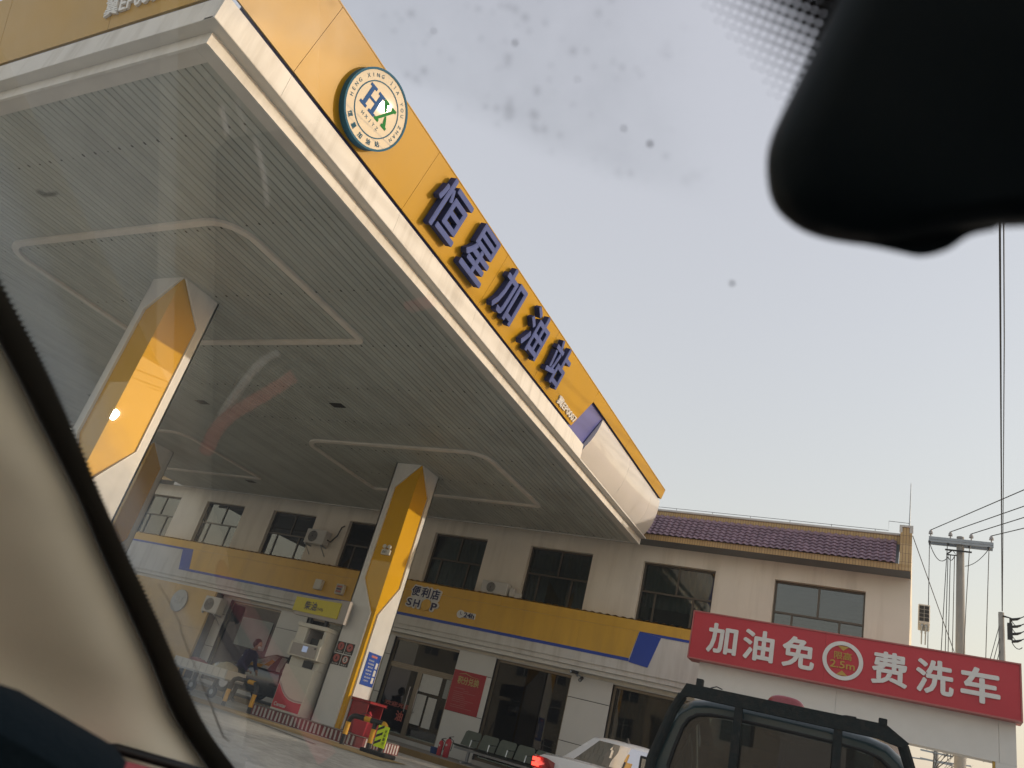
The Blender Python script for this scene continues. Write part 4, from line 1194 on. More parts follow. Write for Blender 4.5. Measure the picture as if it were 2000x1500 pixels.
# four warning plates on the column
CY2 = 13.88
specs = [(-10.84, 1.71, 'no-smoking warning plate, upper of the two nearer the dispenser', 'ban'), (-10.60, 1.71, 'no-phone warning plate, upper of the two nearer the column corner', 'ban2'),
         (-10.86, 1.46, 'no-open-flame warning plate, lower of the two nearer the dispenser', 'ban3'), (-10.62, 1.46, 'round five kilometre speed limit plate, lower one nearer the column corner', 'five')]
caps = ['严禁烟火', '禁止拨打', '禁止车辆', '限速五']
for (x, z, lab, kind), cap in zip(specs, caps):
    t = thing('warning_plate', 'dark ' + lab, 'plate', (x, CY2, z - 0.11), 'warning plates on the column')
    mb = MB(); mb.box(x - 0.11, CY2 - 0.006, z - 0.115, x + 0.11, CY2 - 0.0005, z + 0.115); part('sheet', mb, 'plate_black', t)
    mb = MB(); mb.ring((x, CY2 - 0.0062, z + 0.025), (0, -1, 0), 0.062, 0.080, 0.003, 28); part('red_ring', mb, 'print_red', t)
    mb = MB(); mb.disc((x, CY2 - 0.0061, z + 0.025), (0, -1, 0), 0.062, 0.002, 28); part('field', mb, 'print_white' if kind == 'five' else 'poster_pink', t)
    if kind == 'five':
        mb = MB(); put_text(mb, '5', (x, CY2 - 0.0083, z + 0.025), XA, ZA, bold=0.04, depth=0.003, fit=(None, 0.085)); part('figure', mb, 'plate_black', t, recalc=False)
    else:
        mb = MB(); mb.prism([(x - 0.05, CY2 - 0.0083, z + 0.065), (x - 0.04, CY2 - 0.0083, z + 0.072), (x + 0.05, CY2 - 0.0083, z - 0.015), (x + 0.04, CY2 - 0.0083, z - 0.022)], (0, -0.002, 0)); part('bar', mb, 'print_red', t)
        mb = MB()
        if kind == 'ban': mb.box(x - 0.012, CY2 - 0.0104, z - 0.015, x + 0.012, CY2 - 0.0083, z + 0.06)
        elif kind == 'ban2': mb.prism([(x - 0.03, CY2 - 0.0083, z), (x + 0.0, CY2 - 0.0083, z + 0.055), (x + 0.03, CY2 - 0.0083, z + 0.04), (x + 0.01, CY2 - 0.0083, z)], (0, -0.002, 0))
        else: mb.prism([(x - 0.02, CY2 - 0.0083, z - 0.01), (x + 0.02, CY2 - 0.0083, z - 0.01), (x + 0.025, CY2 - 0.0083, z + 0.03), (x, CY2 - 0.0083, z + 0.07), (x - 0.02, CY2 - 0.0083, z + 0.03)], (0, -0.002, 0))
        part('pictogram', mb, 'plate_black', t)
    mb = MB(); put_text(mb, cap, (x, CY2 - 0.0063, z - 0.085), XA, ZA, depth=0.002, fit=(0.15, 0.032)); part('caption', mb, 'print_white', t, recalc=False)
# blue notice on the sunlit side of the column
cx2 = -10.25
t = thing('safety_notice', 'blue safety notice board with white lines on the sunlit column side', 'notice board', (cx2, 14.35, 1.1))
mb = MB(); mb.box(cx2 + 0.0005, 14.10, 1.11, cx2 + 0.012, 14.58, 1.77); part('board', mb, 'notice_blue', t)
mb = MB(); mb.box(cx2 + 0.0125, 14.22, 1.68, cx2 + 0.015, 14.44, 1.725); part('heading', mb, 'poster_pink', t)
for k in range(7):
    z = 1.615 - k * 0.068
    mb = MB(); put_text(mb, ['安全加油须知', '熄火加油禁烟', '禁打手机', '防静电', '限速行驶', '服从指挥', '注意安全'][k], (cx2 + 0.0123, 14.27 + 0.01 * (k % 3), z), YA, ZA, depth=0.002, fit=(0.19 + 0.03 * (k % 2), 0.036))
    part('print_line', mb, 'print_white', t, recalc=False)
for k in range(3):
    mb = MB(); mb.box(cx2 + 0.0125, 14.455, 1.18 + k * 0.15, cx2 + 0.015, 14.535, 1.30 + k * 0.15); part('white_box', mb, 'print_white', t)
# emergency light on the column
t = thing('emergency_light', 'white twin-head emergency light high on the dispenser column', 'emergency light', (-10.55, CY2, 3.8))
yb = CY2 + 0.03
mb = MB(); mb.box(-10.60, yb - 0.06, 3.80, -10.36, yb - 0.001, 3.92); bx = part('case', mb, 'disp', t, bevel=0.008)
mb = MB(); put_text(mb, 'EXIT', (-10.50, yb - 0.0605, 3.86), XA, ZA, bold=0.02, depth=0.002, fit=(0.11, 0.05)); part('lettering', mb, 'far_win', bx, recalc=False)
for xx in (-10.55, -10.42):
    mb = MB(); mb.tube([(xx, yb - 0.03, 3.922), (xx, yb - 0.03, 3.95)], 0.012, 8); mb.disc((xx, yb - 0.01, 3.975), (0, -1, 0.2), 0.045, 0.06, 14); part('lamp_head', mb, 'disp', t)
# red fire box against the column
t = thing('fire_box', 'red fire equipment box with open front beside the column foot', 'fire box', (-9.98, 14.28, 0.2))
bx0, bx1, by0, by1, bz0, bz1 = -10.22, -9.80, 14.02, 14.58, 0.2005, 0.80
mb = MB()
mb.box(bx0, by0, bz0, bx1, by0 + 0.02, bz1); mb.box(bx0, by1 - 0.02, bz0, bx1, by1, bz1); mb.box(bx0, by0 + 0.021, bz0, bx0 + 0.02, by1 - 0.021, bz1); mb.box(bx0 + 0.021, by0 + 0.021, bz0, bx1 - 0.001, by1 - 0.021, bz0 + 0.02)
mb.box(bx1 - 0.02, by0 + 0.021, bz0 + 0.021, bx1 - 0.0005, by1 - 0.021, 0.42)
part('case', mb, 'red_deep', t)
mb = MB(); mb.prism([(bx0 - 0.02, by0 - 0.03, 0.802), (bx1 + 0.05, by0 - 0.03, 0.802), (bx1 + 0.05, by1 + 0.03, 0.802), (bx0 - 0.02, by1 + 0.03, 0.802)], (0, 0, 0.05)); part('lid', mb, 'red_deep', t, bevel=0.015)
mb = MB(); mb.tube([(-10.0, 14.2, 0.25), (-10.0, 14.2, 0.60), (-10.0, 14.2, 0.66)], [0.065, 0.065, 0.02], 12); mb.tube([(-9.98, 14.4, 0.25), (-9.98, 14.4, 0.60), (-9.98, 14.4, 0.66)], [0.065, 0.065, 0.02], 12)
ex = part('stored_extinguisher', mb, 'red', t, smooth='auto')
t = thing('sand_bucket', 'bright red square bucket in front of the fire box', 'bucket', (-9.62, 13.75, 0.2))
mb = MB(); mb.loft([[(-9.72, 13.62, 0.201), (-9.44, 13.62, 0.201), (-9.44, 13.90, 0.201), (-9.72, 13.90, 0.201)], [(-9.75, 13.60, 0.47), (-9.41, 13.60, 0.47), (-9.41, 13.92, 0.47), (-9.75, 13.92, 0.47)]], 0, cap=True)
part('bucket_body', mb, 'red', t, bevel=0.01)
mb = MB(); mb.tube([(-9.75, 13.76, 0.46), (-9.70, 13.76, 0.58), (-9.58, 13.76, 0.63), (-9.46, 13.76, 0.58), (-9.41, 13.76, 0.46)], 0.008, 6); part('handle', mb, 'dark', t)

# hoop barriers
def hoop(name, label, path, bands, r, foot):
    t = thing(name, label, 'barrier', foot, 'striped hoop barriers round the pump island')
    P = [Vector(p) for p in path]
    # arc-length resample
    segs = [0.0]
    for a_, b_ in zip(P[:-1], P[1:]): segs.append(segs[-1] + (b_ - a_).length)
    def at(s):
        for i in range(len(P) - 1):
            if s <= segs[i + 1] or i == len(P) - 2:
                k = (s - segs[i]) / (segs[i + 1] - segs[i]); return P[i].lerp(P[i + 1], k)
    tot = segs[-1]; s0 = 0.0; colr = 0
    cuts_ = [tot * b for b in bands] + [tot]
    for c in cuts_:
        m_ = MB(); pts_ = [at(s0 + (c - s0) * k / 6) for k in range(7)]
        m_.tube(pts_, r if colr == 0 else r + 0.001, 12); part('black_band' if colr == 0 else 'yellow_band', m_, 'bol_black' if colr == 0 else 'bol_yellow', t, smooth='auto')
        colr = 1 - colr; s0 = c
    return t
def arch(x0, x1, y, zt, rc=0.13):
    pts_ = [(x0, y, 0.0), (x0, y, zt - rc)]
    for k in range(1, 6):
        a_ = R(180 - 90 * k / 6); pts_.append((x0 + rc + rc * math.cos(a_), y, zt - rc + rc * math.sin(a_)))
    pts_.append((x0 + rc, y, zt)); pts_.append((x1 - rc, y, zt))
    for k in range(1, 6):
        a_ = R(90 - 90 * k / 6); pts_.append((x1 - rc + rc * math.cos(a_), y, zt - rc + rc * math.sin(a_)))
    pts_ += [(x1, y, zt - rc), (x1, y, 0.0)]
    return pts_
t = hoop('hoop_barrier', 'black and yellow hoop barrier at the island end with a fluorescent plate', arch(-9.40, -8.52, 12.98, 0.53), [0.10, 0.22, 0.45, 0.53, 0.68, 0.74, 0.80, 0.92], 0.048, (-8.95, 12.98, 0))
mb = MB(); mb.tube([(-8.80, 12.98, 0.0), (-8.80, 12.98, 0.16)], 0.045, 12); part('middle_leg', mb, 'bol_black', t)
mb = MB(); mb.tube([(-8.80, 12.98, 0.161), (-8.80, 12.98, 0.40)], 0.046, 12); part('middle_leg', mb, 'bol_yellow', t)
mb = MB(); mb.tube([(-8.80, 12.98, 0.401), (-8.80, 12.98, 0.52)], 0.045, 12); part('middle_leg', mb, 'bol_black', t)
mb = MB(); mb.box(-8.86, 12.80, 0.001, -8.30, 13.2, 0.07); part('foot_block', mb, 'rubber', t, bevel=0.015)
mb = MB(); mb.box(-8.66, 12.90, 0.14, -8.42, 12.915, 0.50); pl = part('plate', mb, 'hivis', t, label='fluorescent yellow plate with black slanting bars')
for k in range(3):
    z = 0.17 + k * 0.115
    mb = MB(); mb.prism([(-8.655, 12.8995, z), (-8.53, 12.8995, z + 0.07), (-8.53, 12.8995, z + 0.115), (-8.655, 12.8995, z + 0.045)], (0, -0.003, 0)); part('bar', mb, 'bol_black', pl)
mb = MB(); put_text(mb, '注意安全', (-8.475, 12.8995, 0.32), ZA, Vector((-1, 0, 0)), depth=0.003, fit=(0.27, 0.05)); part('lettering', mb, 'bol_black', pl, recalc=False)
hoop('hoop_barrier', 'yellow and black hoop barrier in front of the stooping person', arch(-12.84, -12.10, 13.25, 0.58), [0.05, 0.19, 0.55, 0.65, 0.79, 0.93], 0.045, (-12.5, 13.25, 0))

# ================================================================== ALONG THE SHOPFRONT
t = thing('waiting_bench', 'row of grey green perforated metal seats under the shop window', 'bench', (-8.6, 18.2, 0.12))
for k in range(5):
    x0 = -9.68 + k * 0.485
    mb = MB(); mb.sheet(lambda u, v: (x0 + 0.44 * u, 17.62 + 0.42 * v, 0.46 + 0.03 * (2 * v - 1) ** 2 - 0.015 * v), 4, 6); mb.sheet(lambda u, v: (x0 + 0.44 * u, 17.62 + 0.42 * v, 0.445 + 0.03 * (2 * v - 1) ** 2 - 0.015 * v), 4, 6)
    part('seat', mb, 'bench', t, smooth=True)
    mb = MB()
    o_ = [(x0, 18.04, 0.50), (x0 + 0.44, 18.04, 0.50), (x0 + 0.44, 18.18, 0.80), (x0 + 0.40, 18.20, 0.84), (x0 + 0.04, 18.20, 0.84), (x0, 18.18, 0.80)]
    mb.prism(o_, (0, 0.016, -0.006)); part('backrest', mb, 'bench', t)
    if k < 4:
        mb = MB(); mb.tube([(x0 + 0.462, 17.66, 0.50), (x0 + 0.462, 17.68, 0.64), (x0 + 0.462, 18.05, 0.66)], 0.016, 8); part('armrest', mb, 'chrome', t)
mb = MB(); mb.box(-9.7, 17.80, 0.38, -7.2, 17.88, 0.43); part('beam', mb, 'steel', t)
for xx in (-9.3, -7.6):
    mb = MB(); mb.box(xx - 0.03, 17.81, 0.16, xx + 0.03, 17.87, 0.379); mb.box(xx - 0.03, 17.55, 0.121, xx + 0.03, 18.1, 0.16); part('leg', mb, 'steel', t)
for (x, y, h, lab) in ((-10.17, 18.0, 0.34, 'slim red fire extinguisher standing furthest from the bench'), (-9.95, 17.95, 0.42, 'stout red fire extinguisher standing next to the bench')):
    t = thing('fire_extinguisher', lab, 'fire extinguisher', (x, y, 0.12), 'fire extinguishers by the entrance')
    r = 0.075 if h > 0.4 else 0.06
    mb = MB(); mb.tube([(x, y, 0.121), (x, y, 0.14), (x, y, 0.12 + h * 0.85), (x, y, 0.12 + h * 0.95), (x, y, 0.12 + h)], [r * 0.9, r, r, r * 0.7, 0.025], 14); part('cylinder', mb, 'red', t, smooth='auto')
    mb = MB(); mb.box(x - 0.015, y - 0.02, 0.121 + h, x + 0.015, y + 0.02, 0.16 + h); mb.tube([(x, y, 0.16 + h), (x + 0.11, y - 0.02, 0.19 + h)], 0.008, 6); part('valve', mb, 'dark', t)
    mb = MB(); mb.tube([(x + 0.02, y, 0.14 + h), (x + r + 0.05, y, 0.10 + h), (x + r + 0.03, y, 0.12 + h * 0.4)], 0.010, 6); part('hose', mb, 'rubber', t)
    mb = MB(); mb.disc((x, y - r - 0.001, 0.12 + h * 0.65), (0, -1, 0), r * 0.35, 0.003, 12); part('gauge_label', mb, 'print_white', t)
mb = MB(); mb.tube([(-10.42, 18.2, 0.121), (-10.42, 18.2, 0.26), (-10.42, 18.2, 0.27)], [0.10, 0.12, 0.125], 14)
single('blue_bucket', mb, 'blue_bucket', 'small blue plastic bucket by the extinguishers', 'bucket', (-10.42, 18.2, 0.121))

# ================================================================== HEIGHT LIMIT GATE
t = thing('height_gate', 'white height limit gate carrying the red car wash sign', 'gate', (-1.2, 16.2, 0))
GX0, GX1, GY = -3.80, 1.50, 16.02
mb = MB(); mb.box(GX0, GY, 2.50, GX1, GY + 0.36, 3.165)
seams_ = [GX0, -1.27, 1.255, GX1]
for a_, b_ in zip(seams_[:-1], seams_[1:]):
    mb = MB(); mb.box(a_ + 0.002, GY, 2.505, b_ - 0.002, GY + 0.36, 3.165); part('beam_panel', mb, 'white_clean', t)
for a_, b_ in ((GX0 + 0.002, GX0 + 0.30), (1.20, GX1 - 0.002)):
    mb = MB(); mb.box(a_, GY + 0.004, 0.0, b_, GY + 0.356, 2.504); part('post', mb, 'white_clean', t)
mb = MB(); mb.box(1.16, GY + 0.01, 2.2, 1.198, GY + 0.08, 2.55); part('corner_bracket', mb, 'gold', t)
s = thing('car_wash_sign', 'long red sign with white characters 加油免费洗车 on the white gate', 'sign', (-1.2, 15.8, 3.2))
SX0, SX1, SZ0, SZ1 = -3.98, 1.555, 3.19, 4.085
for a_, b_ in ((SX0, -1.49), (-1.49, SX1)):
    mb = MB(); mb.box(a_ + 0.0015, 15.80, SZ0, b_ - 0.0015, GY + 0.2, SZ1); part('face_panel', mb, 'red', s)
mb = MB()
mb.box(SX0 - 0.025, 15.785, SZ0 - 0.025, SX1 + 0.025, GY + 0.2, SZ0 - 0.0005); mb.box(SX0 - 0.025, 15.785, SZ1 + 0.0005, SX1 + 0.025, GY + 0.2, SZ1 + 0.025)
mb.box(SX0 - 0.025, 15.785, SZ0, SX0 - 0.0005, GY + 0.2, SZ1); mb.box(SX1 + 0.0005, 15.785, SZ0, SX1 + 0.025, GY + 0.2, SZ1)
part('edge_frame', mb, 'poster_pink', s)
for ch, x in (('加', -3.37), ('油', -2.68), ('免', -1.95), ('费', -0.41), ('洗', 0.30), ('车', 0.98)):
    mb = MB(); put_text(mb, ch, (x, 15.799, 3.635), XA, ZA, bold=0.026, depth=0.02, fit=(0.58, 0.58)); part('character', mb, 'letter_white', s, recalc=False, label='white character ' + ch)
mb = MB(); mb.ring((-1.18, 15.799, 3.635), (0, -1, 0), 0.275, 0.345, 0.02, 44); part('white_ring', mb, 'letter_white', s)
mb = MB(); put_text(mb, '限高', (-1.18, 15.799, 3.72), XA, ZA, bold=0.012, depth=0.012, fit=(0.30, 0.14)); part('lettering', mb, 'gold', s, recalc=False)
mb = MB(); put_text(mb, '2.5m', (-1.18, 15.799, 3.56), XA, ZA, bold=0.015, depth=0.012, fit=(0.42, 0.135)); part('lettering', mb, 'gold', s, recalc=False)
mb = MB(); mb.prism([(-1.28, 15.799, 3.895), (-1.08, 15.799, 3.895), (-1.18, 15.799, 3.81)], (0, -0.012, 0)); part('arrow', mb, 'gold', s)
mb = MB(); mb.prism([(-1.28, 15.799, 3.375), (-1.08, 15.799, 3.375), (-1.18, 15.799, 3.46)], (0, -0.012, 0)); part('arrow', mb, 'gold', s)

# ================================================================== POLES AND WIRES
def sag(a_, b_, n=10, dip=0.15):
    a_, b_ = Vector(a_), Vector(b_); out = []
    for k in range(n + 1):
        u = k / n; p = a_.lerp(b_, u); p.z -= dip * 4 * u * (1 - u); out.append(p)
    return out
PX, PY = 1.13, 26.0
t = thing('utility_pole', 'concrete utility pole with steel crossarm and four insulators', 'utility pole', (PX, PY, 0))
mb = MB(); mb.tube([(PX, PY, 0), (PX, PY, 9.78)], [0.17, 0.10], 16); part('shaft', mb, 'pole', t, smooth='auto')
for yy_ in (PY - 0.17, PY + 0.11):
    mb = MB(); mb.box(0.28, yy_, 9.50, 1.98, yy_ + 0.06, 9.66); mb.box(0.281, yy_ - 0.012, 9.57, 1.979, yy_ - 0.0005, 9.60); part('crossarm', mb, 'steel', t)
ins = [(0.33, 9.87), (0.86, 9.87), (1.41, 9.87), (1.93, 9.87)]
for x, z in ins:
    mb = MB(); mb.tube([(x, PY - 0.14, 9.66), (x, PY - 0.14, 9.74), (x, PY - 0.14, 9.745), (x, PY - 0.14, 9.79), (x, PY - 0.14, 9.795), (x, PY - 0.14, 9.84), (x, PY - 0.14, 9.87)], [0.02, 0.02, 0.065, 0.045, 0.06, 0.035, 0.03], 12); part('insulator', mb, 'porcelain', t, smooth='auto')
for (x, z) in ((0.30, 9.46), (0.80, 9.44), (1.36, 9.42), (1.86, 9.45)):
    mb = MB(); mb.tube([(x, PY - 0.14, z), (x, PY - 0.14, z + 0.06)], 0.035, 8); part('clamp', mb, 'dark', t)
mb = MB(); mb.box(0.72, PY - 0.2, 9.26, 1.42, PY - 0.15, 9.30); mb.tube([(0.76, PY - 0.2, 9.12), (0.92, PY - 0.2, 9.28), (1.02, PY - 0.2, 9.12), (0.76, PY - 0.2, 9.12)], 0.022, 6); part('lower_arm', mb, 'dark', t)
drops = [((0.30, 9.45), (0.33, 3.5)), ((0.78, 9.44), (0.55, 3.5)), ((0.80, 9.2), (0.72, 3.5)), ((0.86, 9.1), (0.80, 3.5)), ((0.97, 9.1), (0.90, 3.4)), ((1.36, 9.42), (1.20, 6.0)), ((1.86, 9.45), (1.66, 3.5))]
for (x0, z0), (x1, z1) in drops:
    mb = MB(); mb.tube([(x0, PY - 0.2, z0), ((x0 + x1) / 2 - 0.01, PY - 0.22, (z0 + z1) / 2), (x1, PY - 0.2, z1)], 0.011, 6); part('drop_wire', mb, 'wire', t)
for a_, b_, dp_ in (((0.30, PY - 0.2, 9.44), (0.80, PY - 0.2, 9.05), 0.32), ((0.80, PY - 0.2, 9.05), (0.97, PY - 0.2, 9.1), 0.12), ((1.86, PY - 0.2, 9.44), (1.24, PY - 0.2, 8.82), 0.12)):
    mb = MB(); mb.tube(sag(a_, b_, 10, dp_), 0.011, 6); part('jumper_wire', mb, 'wire', t)
ends = [(2.3756, 21.9987), (2.4863, 23.1474), (2.568, 23.9953), (2.6507, 24.8538)]
names = ['highest of the four overhead wires fanning from the crossarm', 'second highest of the four overhead wires fanning from the crossarm', 'third highest of the four overhead wires fanning from the crossarm', 'lowest of the four overhead wires fanning from the crossarm']
for (x, z), (ex_, ey_), lab in zip(ins, ends, names):
    A_ = Vector((x, PY - 0.14, 9.87)); B_ = Vector((ex_, ey_, 9.87)); far = A_ + (B_ - A_) * 6
    mb = MB(); mb.tube([A_ + (far - A_) * k / 12 - ZA * (0.05 * math.sin(math.pi * k / 12)) for k in range(13)], 0.014, 6)
    single('overhead_wire', mb, 'wire', lab, 'wire', tuple(A_), 'overhead wires')
# second pole, further off, with its box of fittings and the two cables that run over the road
QX, QY = 2.81, 34.0
t = thing('utility_pole', 'thinner far concrete utility pole with black cable fittings', 'utility pole', (QX, QY, 0))
mb = MB(); mb.tube([(QX, QY, 0), (QX, QY, 9.75)], [0.15, 0.095], 14); part('shaft', mb, 'pole', t, smooth='auto')
mb = MB(); mb.tube([(QX + 0.05, QY - 0.1, 9.6), (QX + 0.28, QY - 0.15, 9.55), (QX + 0.26, QY - 0.15, 8.9)], 0.04, 8); mb.box(QX + 0.17, QY - 0.22, 8.75, QX + 0.33, QY - 0.1, 9.35); part('bracket', mb, 'dark', t)
for k in range(4):
    z = 9.5 - k * 0.27
    mb = MB(); mb.tube([(QX + 0.3, QY - 0.16, z), (QX + 0.48, QY - 0.16, z + 0.04), (QX + 0.62, QY - 0.16, z + 0.12), (QX + 0.85, QY - 0.2, z + 0.26)], [0.05, 0.05, 0.018, 0.014], 8); part('cable_terminal', mb, 'dark', t)
    mb = MB(); mb.tube(sag((QX + 0.30, QY - 0.16, z - 0.02), (QX + 0.62, QY - 0.16, z - 0.16), 8, 0.14), 0.014, 6); part('jumper_wire', mb, 'wire', t)
for k in range(4):
    mb = MB(); mb.tube([(QX - 0.08, QY - 0.1, 9.2 - 0.9 * k * 0.5), (QX - 0.75 + 0.12 * k, QY - 0.1, 6.4)], 0.012, 6); part('stay_wire', mb, 'wire', t)
A_ = Vector((2.84, 33.95, 9.8)); B_ = Vector((1.0146, 11.1639, 9.8)); D_ = (B_ - A_)
for dx, lab in ((0.0, 'heavy cable running up behind the mirror from the far pole'), (0.05, 'thin cable beside the heavy one from the far pole')):
    mb = MB(); far = A_ + D_ * 1.7
    mb.tube([A_ + (far - A_) * k / 16 + Vector((dx * (1 - abs(2 * k / 16 - 1)) + dx * 0.2, 0, 0)) for k in range(17)], 0.016 if dx == 0 else 0.010, 6)
    single('overhead_cable', mb, 'wire', lab, 'cable', tuple(A_), 'overhead wires')
mb = MB(); mb.tube([(-0.12, 19.1, 7.3), (1.2, 24, 5.0), (2.6, 31, 3.0)], 0.010, 6)
single('overhead_wire', mb, 'wire', 'thin slack wire slanting down from the gable corner', 'wire', (-0.12, 19.1, 7.3), 'overhead wires')
# far pole line seen under the gate
t = thing('utility_pole', 'small distant pole with crossarms seen under the gate beam', 'utility pole', (1.28, 60, 0))
mb = MB(); mb.tube([(1.28, 60, 0), (1.28, 60, 7.25)], [0.2, 0.14], 10); part('shaft', mb, 'pole', t)
for z in (7.0, 6.5):
    mb = MB(); mb.box(0.4, 59.8, z, 2.2, 59.9, z + 0.1); part('crossarm', mb, 'steel', t)
mb = MB(); mb.tube([(-2.5, 60, 6.3), (0.8, 60, 6.55), (3.2, 60, 6.75)], 0.04, 6); part('lattice_bar', mb, 'steel', t)
def bare_tree(name, label, x, y, h, seed):
    rnd = random.Random(seed)
    t = thing(name, label, 'tree', (x, y, 0))
    mb = MB(); mb.tube([(x, y, 0), (x + 0.05, y, h * 0.3), (x, y, h * 0.55)], [0.16, 0.12, 0.08], 8); part('trunk', mb, 'bark', t)
    mb = MB()
    def grow(p, d_, l, r, dep):
        q = p + d_ * l
        mb.tube([p, p.lerp(q, 0.5) + Vector((rnd.uniform(-.05, .05), 0, 0)) * l, q], [r, r * 0.8, r * 0.6], 5, cap=False)
        if dep == 0: return
        for _ in range(3):
            nd = (d_ + Vector((rnd.uniform(-.8, .8), rnd.uniform(-.8, .8), rnd.uniform(-.1, .6)))).normalized()
            grow(q, nd, l * rnd.uniform(0.55, 0.8), r * 0.55, dep - 1)
    for k in range(5):
        grow(Vector((x, y, h * (0.35 + 0.045 * k))), Vector((rnd.uniform(-1, 1), rnd.uniform(-1, 1), 1.1)).normalized(), h * 0.2, 0.05, 4)
    c = part('crown', mb, 'bark', t, recalc=False)
bare_tree('bare_tree', 'leafless winter tree seen under the gate beam', 0.1, 48, 7.6, 3)

# ================================================================== VEHICLES
def wheel(t, x, y, z, r, wdt, side, name='wheel'):
    m_ = MB(); m_.tube([(x - side * wdt / 2, y, z), (x - side * wdt * 0.42, y, z), (x + side * wdt * 0.42, y, z), (x + side * wdt / 2, y, z)], [r * 0.94, r, r, r * 0.94], 24)
    wh = part(name, m_, 'rubber', t, local=True, smooth='auto')
    m_ = MB(); m_.disc((x + side * (wdt / 2 + 0.001), y, z), (side, 0, 0), r * 0.62, 0.012, 20)
    part('rim', m_, 'chrome', wh, local=True)

